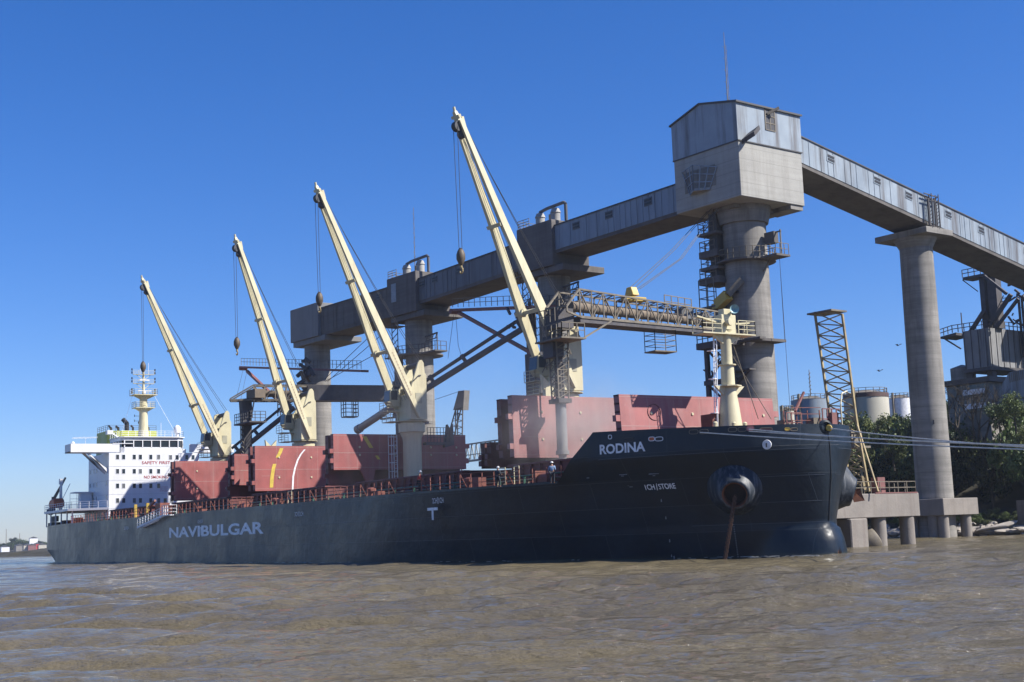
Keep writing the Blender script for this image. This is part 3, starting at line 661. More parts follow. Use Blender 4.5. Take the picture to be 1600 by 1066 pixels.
for z in (8.6, 10.9, 13.3, 15.7):
    for x in (10.2, 12.6, 14.3, 20.6):
        fr = MB().box((x-.27, -8.035, z-.4), (x+.27, -7.98, z+.4)).build('window', M_white, sup); MB().box((x-.2, -8.045, z-.33), (x+.2, -8.035, z+.33)).build('pane', M_glass, fr)
def face_text(s, px0, px1, py, h, x, m, parent, bold=.02):
    a = W(px0, py, x=x); b = W(px1, py, x=x); uv, fs = text_fit(s, b.y-a.y, h, bold)
    MB().add([(x+.03, a.y+u, a.z+v) for u, v in uv], fs).build('lettering', m, parent)
face_text('SAFETY FIRST', 221.5, 266, 725.5, .52, XF, M_redtext, sup, .012); face_text('NO SMOKING', 225, 262.5, 748, .52, XF, M_redtext, sup, .012)
for k, s in enumerate(('NO SMOKING', 'PROTECT', 'ENVIRONMENT')): face_text(s, 250, 262.5, 762+k*3, .17, XF, M_redtext, sup, .0)
mb = MB()
for z in (8.9, 11.3, 13.7, 16.1): mb.box((9.0, -8.03, z), (XF+.03, -8.0, z+.06)); mb.box((XF, -8.03, z), (XF+.025, 8.0, z+.05))
mb.build('deck_seam', plain('seam_white', (.6, .62, .66), .5), sup)
# wheelhouse: forward-leaning band of windows
zb, zt = 18.45, 21.15
def whp(t): return XF-.2+t*.55
yl, yr = -5.9, 5.4
mb = MB(); 
prof_b = [(XF-7, yl), (XF-.4, yl), (XF-.1, yl+.6), (XF-.1, yr-1.2), (XF-1.0, yr), (XF-7, yr)]
for z0, z1 in ((zb, 19.45), (20.6, zt)):
    mb.prism([(x, y, z0) for x, y in prof_b], (0, 0, z1-z0))
mb.prism([(x+(.35 if x > XF-2 else 0), y*1.03, zt) for x, y in prof_b], (0, 0, .16))
for y in [lerp(yl+.6, yr-1.2, k/6) for k in range(7)]: mb.bar((XF-.12, y, 19.4), (XF-.12, y, 20.65), .16, .12)
for x in (XF-1.7, XF-3.4, XF-5.2, XF-6.9): mb.bar((x, yl+.05, 19.4), (x, yl+.05, 20.65), .14, .12)
mb.bar((XF-1.0, yr-.05, 19.4), (XF-1.0, yr-.05, 20.65), .14, .14)
wh = mb.build('wheelhouse', M_white, ship)
ys_ = [lerp(yl+.6, yr-1.2, k/6) for k in range(7)]
for a, b in zip(ys_[:-1], ys_[1:]): MB().box((XF-.3, a+.08, 19.45), (XF-.22, b-.08, 20.6)).build('window', M_glass, wh)
MB().prism([(XF-.25, yr-1.15, 19.45), (XF-1.05, yr-.1, 19.45), (XF-1.05, yr-.1, 20.6), (XF-.25, yr-1.15, 20.6)], (-.06, -.04, 0)).build('window', M_glass, wh)
MB().box((XF-6.8, yl+.18, 19.45), (XF-.5, yl+.24, 20.6)).build('window', M_glass, wh)
MB().box((XF-6.8, yl+.5, 19.3), (XF-.6, yr-.4, 20.7)).build('wheelhouse_interior', M_rubber, wh)
# bridge wings
for sd in (-1, 1):
    ye = 14.5*sd
    mb = MB(); mb.box((18.2, 8.0*sd, 18.55), (XF+.02, ye, 18.7)); mb.box((XF-.1, 6.2*sd, 18.55), (XF+.06, ye, 20.0)); mb.box((18.2, ye-.08*sd, 18.55), (XF, ye, 20.0)); mb.box((18.2, 8.0*sd, 18.55), (18.3, ye, 19.9))
    mb.box((XF-.3, 3.2*sd if sd > 0 else -7.4, 20.0), (XF+.12, 8.4*sd if sd > 0 else -3.9, 20.12)) if sd < 0 else None
    wg = mb.build('bridge_wing', M_white, ship)
    for x in (XF-.3, 19.3):
        if sd < 0: MB().prism([(x, 12.0*sd, 18.55), (x, 11.3*sd, 18.55), (x, 8.0*sd, 14.9), (x, 8.0*sd, 15.6)], (-.25, 0, 0)).build('wing_bracket', M_white, wg)
    mb = MB(); mb.lathe((20, 13.6*sd, 20.0), [(.3, 0), (.3, .3), (.1, .5)], 14); mb.build('wing_light', M_letterw, wg)
mb = MB(); P = W(130, 691, x=20)
for k in range(2): mb.bar((20+k*.4, -13.8, 21.0+k*.15), (20.4+k*.4, -9.6, 21.15+k*.1), .05)
for k in range(6): mb.bar((20, -13.5+k*.7, 21.0), (20.5, -13.2+k*.7, 21.25), .04)
mb.bar((20, -11.5, 20.0), (20, -11.5, 21.1), .05); mb.build('wing_awning_frame', M_letterw, ship)
# roof gear: rails, radome, funnel, exhausts
mb = MB(); mb.rail([(15.2, yl, zt+.16), (XF-.2, yl, zt+.16), (XF-.1, yr-1, zt+.16), (XF-1.0, yr, zt+.16), (15.2, yr, zt+.16)], 1.0, 1.3, .022, pr=.028); mb.build('roof_railing', M_letterw, ship)
P = W(277, 672, x=20); mb = MB().lathe((20, P.y, zt), [(.3, 0), (.3, .9), (.62, 1.0), (.66, 1.5), (.58, 1.95), (.3, 2.3), (.05, 2.4)], 20); mb.build('radome', M_letterw, ship, smooth=True)
mb = MB(); mb.box((1.5, -4.6, 18.3), (8.5, 4.6, 23.4)); mb.box((3, -3.6, DECK+2.7), (8.9, 4.6, 18.3)); fn = mb.build('funnel', M_funnel, ship, bevel=.1)
MB().box((1.46, -4.64, 18.3), (8.54, 4.64, 20.2)).build('funnel_band', weathered('funnel_green', (.38, .45, .16), .5, .1), fn)
mb = MB()
for x, y, r_, h_ in ((6.5, -3.4, .16, 1.1), (6.2, -1.9, .22, 1.0), (6.8, -.5, .42, 2.3), (6.0, .9, .18, 1.2), (6.8, 2.6, .42, 1.9), (4, -2.6, .2, 1.2), (5, 4.1, .2, 1.3)):
    mb.tube((x, y, 23.3), (x, y, 23.4+h_*.7), r_, 12); mb.tube((x, y, 23.4+h_*.65), (x-.35-r_*.6, y-r_*1.3, 23.4+h_), r_, 12)
mb.build('exhaust_pipe', M_black, fn)
mb = MB().rail([(8.4, 4.5, 23.4), (8.4, -4.5, 23.4), (1.7, -4.5, 23.4)], 1.0, 1.4, .025); mb.build('funnel_railing', M_steeldk, fn)
mb = MB(); a = W(186, 686, x=20); mb.bar((20, a.y, zt), (18, a.y-1.3, zt+1.4), .6, .1); mb.box((18.4, a.y-1.9, zt+.7), (19.6, a.y-.9, zt+1.4)); mb.build('mast_stair', M_white, ship)
# radar mast
mx = 15.3
mb = MB().lathe((mx, 0, 0), [(1.0, 21.0), (.78, 24.5), (.7, 27.1), (.66, 29.3), (.25, 29.4), (.2, 31.5), (.14, 34.3)], 24); ma = mb.build('radar_mast', M_cream, ship, smooth=True, angle=50)
for z, r_, s in ((26.9, 1.75, 8), (29.2, 2.1, 8), (31.35, 1.9, 4), (33.0, 1.9, 4)):
    mb = MB()
    if s == 8:
        mb.prism([(mx+r_*.75, -r_, z), (mx+r_*.75, r_, z), (mx-r_*.75, r_, z), (mx-r_*.75, -r_, z)], (0, 0, .12)); mb.prism([(mx, -r_, z), (mx, r_, z), (mx, .6, z-.7), (mx, -.6, z-.7)], (.15, 0, 0))
        mb.rail([(mx-r_*.7, -r_, z+.12), (mx+r_*.7, -r_, z+.12), (mx+r_*.7, r_, z+.12), (mx-r_*.7, r_, z+.12), (mx-r_*.7, -r_, z+.12)], 1.0, .9, .022)
    else:
        mb.box((mx-.25, -r_, z), (mx+.25, r_, z+.08)); mb.bar((mx, -r_*.7, z), (mx, -.1, z-.9), .08); mb.bar((mx, r_*.7, z), (mx, .1, z-.9), .08)
        mb.rail([(mx+.2, -r_, z+.08), (mx+.2, r_, z+.08)], .7, .9, .02)
    mb.build('mast_platform', M_cream, ma)
mb = MB()
for z in (29.9, 31.9, 33.5):
    for y in (-2.1, 2.1): mb.tube((mx, y, z-.35), (mx, y, z+.05), .12, 8); mb.tube((mx, y, z+.2), (mx, y, z+.6), .12, 8)
for z in (24.6, 25.5): mb.bar((mx, -1.6, z), (mx, -.7, z), .06); mb.bar((mx, -1.6, z-.15), (mx, -1.6, z+.25), .1)
mb.build('navigation_light', M_black, ma)
mb = MB(); mb.box((mx+.6, -1.2, 29.95), (mx+.8, 1.2, 30.1)); mb.box((mx+.55, -.2, 29.35), (mx+.85, .2, 29.95)); mb.box((mx+.5, -.9, 31.9), (mx+.65, .9, 32.05)); mb.build('radar_scanner', M_letterw, ma)
mb = MB(); mb.bar((mx, .9, 33.0), (mx, .9, 35.2), .05); mb.bar((mx, -.6, 33.0), (mx, -.6, 34.4), .04); mb.bar((16, 3.0, 21), (16, 3.0, 24.3), .05); mb.path([(mx, -2.0, 29.2), (mx-1, -3.2, 24), (mx-1, -3.9, 21)], .02, 4); mb.path([(mx, 2.0, 29.2), (mx+3, 5.5, 21.3)], .02, 4)
mb.build('antenna', M_letterw, ma)
# lower block, poop deck and its overhang
mb = MB(); mb.box((-1.2, -13.3, 8.75), (9.6, 13.3, 9.15)); mb.prism([(9.6, -13.3, 8.75), (9.6, -8.0, 8.75), (22, -8.0, 8.75), (18, -13.9, 8.75)], (0, 0, .4)); mb.build('poop_deck', M_white, ship)
MB().box((6, -7.9, DECK), (9.2, 7.9, 8.75)).build('poop_house', M_white, ship)
for x in (-.6, 2.5, 6, 10, 14, 17.5): MB().box((x, -13.1, DECK), (x+.2, -12.9, 8.75)).build('deck_post', M_white, ship)
mb = MB(); mb.box((1.0, -12.7, DECK+.9), (5.5, -12.3, DECK+1.9)); mb.box((-1.3, -12.2, DECK), (-1.1, 12.2, DECK+.9)); mb.box((-1.2, -12.6, DECK), (1.6, -12.5, DECK+.75)); mb.build('stern_bulwark', M_rubber, ship)
mb = MB(); mb.rail([(-1.1, -13.2, 9.15), (17.6, -13.2, 9.15), (21.8, -8.2, 9.15)], 1.15, 1.5, .028); mb.rail([(-1.1, -13.2, 9.15), (-1.1, 13.2, 9.15)], 1.15, 1.5, .028); mb.build('poop_railing', M_letterw, ship)
mb = MB()
for x in (8, 15.8): mb.box((x, -12.4, DECK), (x+1.5, -11, DECK+random.uniform(.7, 1.3)))
mb.build('mooring_gear', M_orange, ship)
mb = MB()
for x in (3, 10, 17, 22.5): mb.lathe((x, -12.6, DECK), [(.2, 0), (.2, .7), (.3, .75), (.3, .85)], 12); mb.lathe((x+.8, -12.6, DECK), [(.2, 0), (.2, .7), (.3, .75), (.3, .85)], 12)
mb.build('bollard', M_black, ship)
MB().lathe((9, -13.1, 9.75), [(.38, -.08), (.38, .08), (.2, .08), (.2, -.08)], 20, (0, 1, 0)).build('lifebuoy', M_orange, ship)
# provision crane and davit on the poop
mb = MB(); a = Vector((1.5, -11.0, 9.15))
for dx in (-.6, .6): mb.bar(a+Vector((dx, 0, 0)), a+Vector((dx*.4, 0, 5.0)), .28)
mb.box(a+Vector((-.4, -.3, 4.9)), a+Vector((.4, .3, 5.9))); mb.bar(a+Vector((0, 0, 1.6)), a+Vector((.6, 1.5, 5.0)), .1); mb.build('davit_post', M_white, ship)
mb = MB(); b = Vector((-.6, -11.8, 9.15)); mb.lathe(b, [(.4, 0), (.35, 2.6), (.4, 2.7)], 14); mb.bar(b+Vector((0, 0, 2.2)), b+Vector((1.0, 1.9, 6.2)), .45, .5, w2=.25, h2=.3); mb.build('stores_crane', M_steel, ship)
mb = MB(); mb.prism([(-.8, -12.6, 9.8), (3.0, -12.6, 9.8), (3.4, -12.6, 10.6), (2.6, -12.6, 11.5), (-.3, -12.6, 11.3), (-1.2, -12.6, 10.6)], (0, 1.9, 0)); mb.build('lifeboat', M_orange, ship, bevel=.25)
mb = MB(); mb.lathe((-1.0, -12.4, 9.2), [(.6, 0), (.7, .5), (.6, 1.0)], 14, (1, .2, 0)); mb.build('raft_canister', M_rubber, ship)
mb = MB(); mb.box((10.5, -10.2, 9.15), (12.0, -8.2, 12.0)); mb.box((9.6, -11.4, 12.0), (12.5, -8.0, 12.2)); mb.rail([(9.6, -11.4, 9.15), (9.6, -9, 9.15)], 2.9, 1, .03); mb.build('side_platform', M_white, ship)
# accommodation ladder rigged along the side
a = W(214.5, 824.5, y=-15.9); b = W(254, 806, y=-15.6); mb = MB()
for o_ in (0, .75): mb.bar(a+Vector((0, o_, 0)), b+Vector((0, o_, 0)), .1, .28)
for k in range(18): p = a.lerp(b, (k+.5)/18); mb.box(p+Vector((-.15, 0, -.03)), p+Vector((.15, .75, .02)))
mb.rail([a+Vector((0, 0, .1)), b+Vector((0, 0, .1))], 1.05, 1.2, .028); mb.rail([a+Vector((0, .75, .1)), b+Vector((0, .75, .1))], 1.05, 1.2, .028)
mb.box(b+Vector((0, -.1, -.05)), b+Vector((3.2, .9, .08))); mb.rail([b+Vector((0, -.1, 0)), b+Vector((3.2, -.1, 0)), b+Vector((3.2, .9, 0))], 1.35, .8, .03)
mb.build('accommodation_ladder', M_letterw, ship)
mb = MB(); P = Vector((66, -13, DECK)); 
for px in (211, 230): q = W(px, 800, y=-14.4); mb.box((q.x, -14.6, DECK), (q.x+.35, -14.2, DECK+2.1))
mb.build('davit_arm', M_yellow, ship)
mb = MB(); q = W(247, 800, y=-13.5); mb.box((q.x-1, -13.6, DECK), (q.x+1.2, -12.2, DECK+2.0)); mb.bar((q.x-5, -13.6, DECK+1.2), (q.x-1, -13.6, DECK+2.4), .3); mb.build('ladder_winch', M_railred, ship)

# ---------------------------------------------------------------- foremast and forecastle gear
fx0 = 173.5
mb = MB().lathe((fx0, 0, 0), [(1.08, 8.7), (1.0, 10.2), (.78, 12.3), (.56, 13.7), (.54, 15.5), (.46, 15.55), (.44, 18.0), (.62, 18.4)], 28); fm = mb.build('foremast', M_cream, ship, smooth=True, angle=50)
mb = MB(); mb.mark(); mb.prism([(fx0, -1.55, 13.75), (fx0, 1.55, 13.75), (fx0, .6, 12.9), (fx0, -.6, 12.9)], (.2, 0, 0)); mb.lathe((fx0, 0, 13.7), [(1.1, 0), (1.1, .08)], 8)
mb.mark(); mb.lathe((fx0, 0, 15.45), [(.75, 0), (.75, .07)], 12)
z = 17.95; mb.mark(); mb.prism([(fx0+.7, -2.9, z), (fx0+.7, 2.7, z), (fx0-.7, 2.7, z), (fx0-.7, -2.9, z)], (0, 0, .1)); mb.prism([(fx0, -1.6, z), (fx0, 1.6, z), (fx0, .5, z-.7), (fx0, -.5, z-.7)], (.2, 0, 0))
mb.bar((fx0, -3.0, 19.4), (fx0, -.5, 18.9), .3, .12); mb.bar((fx0, .5, 18.9), (fx0, 2.6, 19.1), .3, .12)
mb.split('mast_platform', M_cream, fm)
mb = MB(); mb.mark(); mb.rail([(fx0+.65, -2.9, 18.05), (fx0+.65, -.9, 18.05)], 1.1, 1.0, .025); mb.rail([(fx0-.65, -2.9, 18.05), (fx0+.65, -2.9, 18.05)], 1.1, 1.0, .025); mb.mark(); mb.rail([(fx0+.65, .9, 18.05), (fx0+.65, 2.7, 18.05), (fx0-.65, 2.7, 18.05)], 1.1, 1.0, .025); mb.split('mast_railing', M_cream, fm)
mb = MB(); mb.box((fx0-.45, -.75, 18.05), (fx0+.5, .8, 19.6)); mb.box((fx0-.3, -.4, 19.6), (fx0+.4, .5, 20.1)); mb.lathe((fx0+.6, -.3, 18.9), [(.25, 0), (.3, .4)], 14, (1, .2, 0)); mb.build('mast_head', M_cream, fm, bevel=.04)
mb = MB().lathe((fx0+.3, .7, 20.0), [(.08, 0), (.1, .4), (.16, .65), (.36, .9), (.38, .95), (.08, .7)], 20, (.55, -.35, 0)); mb.build('ship_horn', plain('pale_teal_paint', (.3, .5, .52), .4), fm, smooth=True)
mb = MB(); mb.rail([(fx0-.2, -1.25, 10.0), (fx0-.2, -1.05, 18)], 0, 9, .03, 1)
for k in range(19): z = 9.2+k*.47; mb.bar((fx0-.35, -1.45+k*.025, z), (fx0+.05, -1.45+k*.025, z), .04)
mb.bar((fx0-.35, -1.45, 9), (fx0-.35, -1.0, 18), .05); mb.bar((fx0+.05, -1.45, 9), (fx0+.05, -1.0, 18), .05)
for z in (11.5, 14.3, 16.6): mb.lathe((fx0-.15, -1.5, z), [(.35, 0), (.35, .05)], 10)
mb.build('ladder', M_letterw, fm)
mb = MB(); mb.tube((fx0, .5, 18), W(1185, 655, y=3.2), .035, 6); mb.tube((fx0, .5, 16.5), W(1205, 655, y=4.8), .03, 6); mb.build('stay', M_steel, fm)
mb = MB(); q = W(1118, 648, x=172.6); mb.box((171.8, q.y-.9, 8.8), (173.2, q.y+.8, 11.5)); mb.box((172.3, -.9, 8.8), (174.6, 1.4, 9.9)); mb.build('winch_house', M_railred, ship)
mb = MB(); 
for px in (1117, 1146, 1163): q = W(px, 650, x=175.0); mb.mark(); mb.box((174.8, q.y-.25, 8.8), (175.3, q.y+.3, 10.3)); mb.lathe((175, q.y, 10.3), [(.16, 0), (.2, .3), (.1, .4)], 10)
mb.split('vent_head', M_cream, ship)
mb = MB()
q0 = [W(px, 656, x=180.5) for px in (1240, 1282)]; q1 = [W(px, 640, x=180.5) for px in (1240, 1282)]
for px, x in ((1225, 179.5), (1245, 180), (1262, 180), (1281, 180.5)):
    q = W(px, 657, x=x); mb.bar((q.x, q.y, 8.8), (q.x, q.y, 11.2), .07)
a = W(1236, 637, x=180); b = W(1282, 637, x=180.5)
for dz in (0, -.5, -1.0): mb.bar(a+Vector((0, 0, dz)), b+Vector((0, 0, dz)), .05)
mb.build('forecastle_railing', M_railred, ship)
mb = MB(); q = W(1300, 650, x=181.5); mb.mark(); mb.rail([(q.x, q.y-1, 8.8), (q.x, q.y+1, 8.8)], 2.4, .5, .04, 3); mb.box((q.x-.3, q.y-.3, 8.8), (q.x+.3, q.y+.4, 10.9)); q = W(1240, 645, x=179); mb.mark(); mb.rail([(q.x, q.y-.8, 8.8), (q.x, q.y+.8, 8.8)], 2.3, .5, .04, 3); mb.bar(W(1242, 643, x=179), W(1256, 613, x=178.5), .16); mb.split('windlass', M_redsteel, ship)
for px, x in ((1225, 178), (1270, 180)):
    q = W(px, 655, x=x); MB().box((q.x-.4, q.y-.4, 8.8), (q.x+.5, q.y+.5, 10.6)).build('deck_fitting', M_steel, ship)
mb = MB(); q = W(1314, 640, x=182); mb.path([(q.x, q.y, 8.8), (q.x, q.y, 11.5), (q.x-.2, q.y+.4, 12.4), (q.x-.2, q.y+1, 12.6)], .06, 6); mb.build('signal_post', M_cream, ship)

# mooring lines from the bow to the bank on the right
def rope(name, p, q, sag, label, r=.042):
    pts = [Vector(p).lerp(Vector(q), k/24)-Vector((0, 0, sag*4*(k/24)*(1-k/24))) for k in range(25)]
    o = MB().path(pts, r, 6).build(name, M_rope); tag(o, label, 'mooring rope', 'mooring ropes running from the bow to the bank'); return o
def RE(px, py): return W(px, py, x=216)
_d = W(1870, 712, x=216); dol = thing('mooring_dolphin', 'concrete mooring dolphin holding the far ends of the bow ropes', 'mooring dolphin', (_d.x, _d.y, -1))
MB().box((_d.x-1.5, _d.y-1.5, _d.z-2.4), (_d.x+3, _d.y+3, _d.z-.9)).build('dolphin_cap', M_pier, dol, bevel=.08)
for dx, dy in ((-.8, -.8), (2.2, -.8), (-.8, 2.2), (2.2, 2.2)): MB().tube((_d.x+dx, _d.y+dy, -2), (_d.x+dx, _d.y+dy, _d.z-2.4), .5, 18).build('pile', M_pier, dol, smooth=True)
MB().lathe((_d.x, _d.y, _d.z-.9), [(.35, 0), (.3, .9), (.5, 1.0), (.45, 1.25)], 18).build('bollard', M_black, dol, smooth=True)
r0 = on_hull(1096, 676); r1 = on_hull(1172, 671); r2 = on_hull(1297, 670)
rope('mooring_rope', r0+Vector((.1, -.2, 0)), RE(1870, 710), .2, 'lowest mooring rope leaving the starboard bow beneath the others')
rope('mooring_rope', r1+Vector((.1, -.2, 0)), RE(1870, 701), .3, 'upper mooring rope leaving the bow plating just right of the foremast')
rope('mooring_rope', r1+Vector((.1, -.2, -.15)), RE(1870, 704), .15, 'mooring rope running tight beneath the upper one from the same bow opening')
rope('mooring_rope', r2+Vector((.15, -.1, 0)), RE(1870, 713), .25, 'short mooring rope starting at the yellow pad of the bow chock')

# ---------------------------------------------------------------- people on deck
def person(loc, face, jacket, trousers, label, helmet=M_helmet, lean=.0, s=1.0):
    root = thing('person', label, 'person', loc, face)
    J_ = {'pelvis': (0, 0, .95), 'chest': (lean*.5, 0, 1.28), 'neck': (lean, 0, 1.48), 'head': (lean*1.2, 0, 1.66)}
    V = [(0, 0, .95, .15), (lean*.4, 0, 1.15, .15), (lean*.8, 0, 1.36, .17), (lean, 0, 1.49, .07), (lean*1.2+.01, 0, 1.63, .1),
         (0, .1, .88, .11), (.04, .12, .5, .075), (-.02, .13, .08, .05), (.14, .14, .04, .045),
         (0, -.1, .88, .11), (.12, -.12, .52, .075), (.08, -.13, .08, .05), (.24, -.14, .04, .045),
         (lean*.8, .2, 1.4, .075), (lean*.8-.02, .27, 1.14, .055), (lean+.2, .24, 1.02, .04), (lean+.28, .22, 1.01, .04),
         (lean*.8, -.2, 1.4, .075), (lean*.8-.02, -.28, 1.13, .055), (lean+.22, -.22, 1.08, .04), (lean+.3, -.2, 1.1, .04)]
    E = [(0, 1), (1, 2), (2, 3), (3, 4), (0, 5), (5, 6), (6, 7), (7, 8), (0, 9), (9, 10), (10, 11), (11, 12), (2, 13), (13, 14), (14, 15), (15, 16), (2, 17), (17, 18), (18, 19), (19, 20)]
    def skin(name, idx, m, grow=1.0):
        me = bpy.data.meshes.new(name); mp = {k: i for i, k in enumerate(idx)}
        me.from_pydata([Vector(V[k][:3])*s for k in idx], [(mp[a], mp[b]) for a, b in E if a in mp and b in mp], [])
        o = bpy.data.objects.new(name, me); C.objects.link(o); md = o.modifiers.new('s', 'SKIN'); md.use_smooth_shade = True
        for k in idx:
            sv_ = me.skin_vertices[0].data[mp[k]]; sv_.radius = (V[k][3]*s*grow,)*2
        me.skin_vertices[0].data[0].use_root = True
        o.modifiers.new('u', 'SUBSURF').levels = 1
        bpy.context.view_layer.update(); dg = bpy.context.evaluated_depsgraph_get(); m2 = bpy.data.meshes.new_from_object(o.evaluated_get(dg)); m2.name = name
        o.modifiers.clear(); o.data = m2; m2.materials.clear(); m2.materials.append(m); o.parent = root; return o
    skin('body', list(range(21)), M_skin)
    skin('jacket', [0, 1, 2, 13, 14, 15, 17, 18, 19], jacket, 1.22)
    skin('trousers', [0, 5, 6, 7, 9, 10, 11], trousers, 1.2)
    h = Vector(V[4][:3])*s
    hm = bpy.data.meshes.new('helmet'); bm = bmesh.new(); bmesh.ops.create_uvsphere(bm, u_segments=14, v_segments=8, radius=.14*s)
    for v in bm.verts:
        v.co.z = max(v.co.z, -.01); v.co += h+Vector((0, 0, .06*s))
    bm.to_mesh(hm); bm.free(); hm.materials.append(helmet); o = bpy.data.objects.new('helmet', hm); C.objects.link(o); o.parent = root
    return root
P = W(655, 768, y=-14.55); person((P.x, -14.55, DECK+.1), R(60), M_redcloth, M_darkcloth, 'person in a red jacket and white helmet leaning at the ship rail', lean=.1, s=1.12)
P = W(778, 757, y=-14.3); person((P.x, -14.3, DECK), R(100), M_darkcloth, M_darkcloth, 'person in dark overalls standing at the rail by the open middle hold', lean=.05, s=.95)
P = W(863, 748, y=-12.6); person((P.x, -12.6, DECK), R(140), M_bluecloth, M_darkcloth, 'person in a light blue shirt beside the sloping end of the forecastle', s=.98)
# ---------------------------------------------------------------- the grain gantry on the quay (jetty frame)
def jb(mb): mb.T = MJ; return mb
def jthing(name, label, cat, x, y, z=0, group=None): return thing(name, label, cat, tuple(j(x, y, z)), TH, group)
px2, px3, px4 = J(866, 450, y=.3).x, J(655, 540, y=.3).x, J(496, 560, y=.3).x
def pillar(x, y, zt, label, r0=2.55, r1=2.3, group='concrete pillars carrying the gantry'):
    t = jthing('concrete_pillar', label, 'pillar', x, y, -1.5, group)
    jb(MB()).lathe((x, y, 0), [(r0, -1.5), (lerp(r0, r1, .5), zt*.5), (r1, zt)], 48).build('shaft', M_conc, t, smooth=True, angle=50)
    return t
p1 = pillar(0, 0, 37.4, 'thick concrete pillar standing under the square tower house', 2.65, 2.4)
p2 = pillar(px2, .3, 36.2, 'concrete pillar rising behind the nearest cream crane and its dusty loader', 2.3, 2.15)
p3 = pillar(px3, .3, 35.4, 'concrete pillar directly behind the second cream crane from the bow', 2.2, 2.05)
p4 = pillar(px4, .3, 36.0, 'leftmost concrete pillar under the grey end block of the gallery', 2.3, 2.15)
p5 = pillar(0, 31, 37.4, 'free standing concrete pillar rising from the pile cap at the right bank', 2.25, 2.0)
for t, x, y in ((p1, 0, 0),):
    jb(MB()).box((x+.6, y-2.62, 27.6), (x+.9, y-2.4, 27.9)).build('small_opening', M_black, t)
mb = jb(MB()); mb.box((1.5, 31-1.75+.3, 13.8), (1.7, 31-1.0, 14.3)); 
for z in (13.2,): q = J(1469, 630, x=1.75); mb.box((1.2, q.y-.45, q.z-.55), (2.02, q.y+.3, q.z-.08)); mb.box((1.2, q.y-.45, q.z+.05), (2.02, q.y+.3, q.z+.55))
mb.build('small_opening', M_black, p5)
# pile cap and piles of the fifth pillar
cap = jthing('pile_cap', 'square concrete pile cap under the free standing pillar at the bank', 'pile cap', 0, 31, -1)
jb(MB()).box((-3.2, 27.9, 2.72), (3.3, 34.9, 4.75)).build('cap_block', M_pier, cap, bevel=.06)
for x, y in ((-2, 28.9), (1.2, 28.7), (2.4, 28.9), (2.4, 33.4), (-2, 33.4)): jb(MB()).tube((x, y, -1.5), (x, y, 2.75), .66, 20).build('pile', M_pier, cap, smooth=True)
# mooring platform to its left
pf = jthing('mooring_platform', 'concrete mooring platform with a handrail on round piles beside the ship bow', 'platform', 15, -5, -1)
jb(MB()).box((11, -16, 2.72), (19, 2.2, 5.0)).build('platform_block', M_pier, pf, bevel=.06)
jb(MB()).box((17.4, -8.8, -1), (19.3, -6.3, 2.7)).build('square_pier', M_pier, pf, bevel=.1)
for x, y in ((18.0, -3.1), (18.2, 1.0), (12.5, -3.1), (12.5, 1.0)): jb(MB()).tube((x, y, -1.5), (x, y, 2.75), .72, 22).build('pile', M_pier, pf, smooth=True)
jb(MB()).rail([(18.8, -9, 5), (18.8, 2.0, 5), (11.2, 2.0, 5)], 1.15, 1.3, .035, 2).build('railing', M_steel, pf)
mb = jb(MB()); mb.box((18.85, -4.5, 5.0), (19.02, 2.0, 5.1)); mb.box((17.4, -3.0, 5.0), (18.2, -1.9, 6.6)); mb.build('red_cabinet', M_redsteel, pf)
dr = jthing('rolled_hose', 'round grey drum lying at the waterline beside the square pier', 'drum', 19.5, -4, 0); jb(MB()).lathe((17.5, -4.1, .5), [(1.1, -.7), (1.25, -.2), (1.25, .5), (1.0, .9), (.6, 1.0)], 24, (.6, .6, .5)).build('drum_body', M_steel, dr, smooth=True)

# ---- tower house on pillar 1
th_ = jthing('tower_house', 'square concrete and sheet metal tower house at the bend of the gantry', 'tower house', 0, 0, 37.2)
XA, XB, YA, YB = -5.5, 4.55, -5.05, 5.2
ZB, ZM, ZT = 37.45, 43.75, 47.85
jb(MB()).box((XA+.04, YA+.04, ZB), (XB-.04, YB-.04, ZM)).build('concrete_storey', M_conclite, th_, bevel=.05)
mb = jb(MB())
gx = -.9
mb.prism([(XA-.03, YA-.03, ZM-.12), (XB+.03, YA-.03, ZM-.12), (XB+.03, YA-.03, ZT), (gx, YA-.03, ZT+1.15), (XA-.03, YA-.03, ZT-.1)], (0, YB-YA+.06, 0))
mb.build('clad_storey', M_clad, th_)
mb = jb(MB())
mb.prism([(XA-.25, YA-.2, ZT-.2), (gx, YA-.2, ZT+1.15), (gx, YA-.2, ZT+1.33), (XA-.25, YA-.2, ZT-.02)], (0, YB-YA+.4, 0)); mb.prism([(XB+.25, YA-.2, ZT-.06), (gx, YA-.2, ZT+1.15), (gx, YA-.2, ZT+1.33), (XB+.25, YA-.2, ZT+.14)], (0, YB-YA+.4, 0)); mb.build('roof', M_roof, th_)
jb(MB()).box((XA-.06, YA-.06, ZM-.22), (XB+.08, YB+.06, ZM-.1)).build('drip_edge', M_roof, th_)
a = J(1194, 170, x=XB); b = J(1211, 206, x=XB)
wn = jb(MB()).box((XB+.03, a.y, b.z), (XB+.06, b.y, a.z)).build('window', M_rubber, th_)
mb = jb(MB())
for k in range(4): z = lerp(b.z, a.z, k/3); mb.box((XB+.06, a.y, z-.05), (XB+.1, b.y, z+.05))
for k in range(3): y = lerp(a.y, b.y, k/2); mb.box((XB+.06, y-.06, b.z), (XB+.1, y+.06, a.z))
mb.bar((XB+.1, lerp(a.y, b.y, .2), a.z-.6), (XB+.9, lerp(a.y, b.y, .9), a.z+.1), .25); mb.build('window_frame', M_steel, wn)
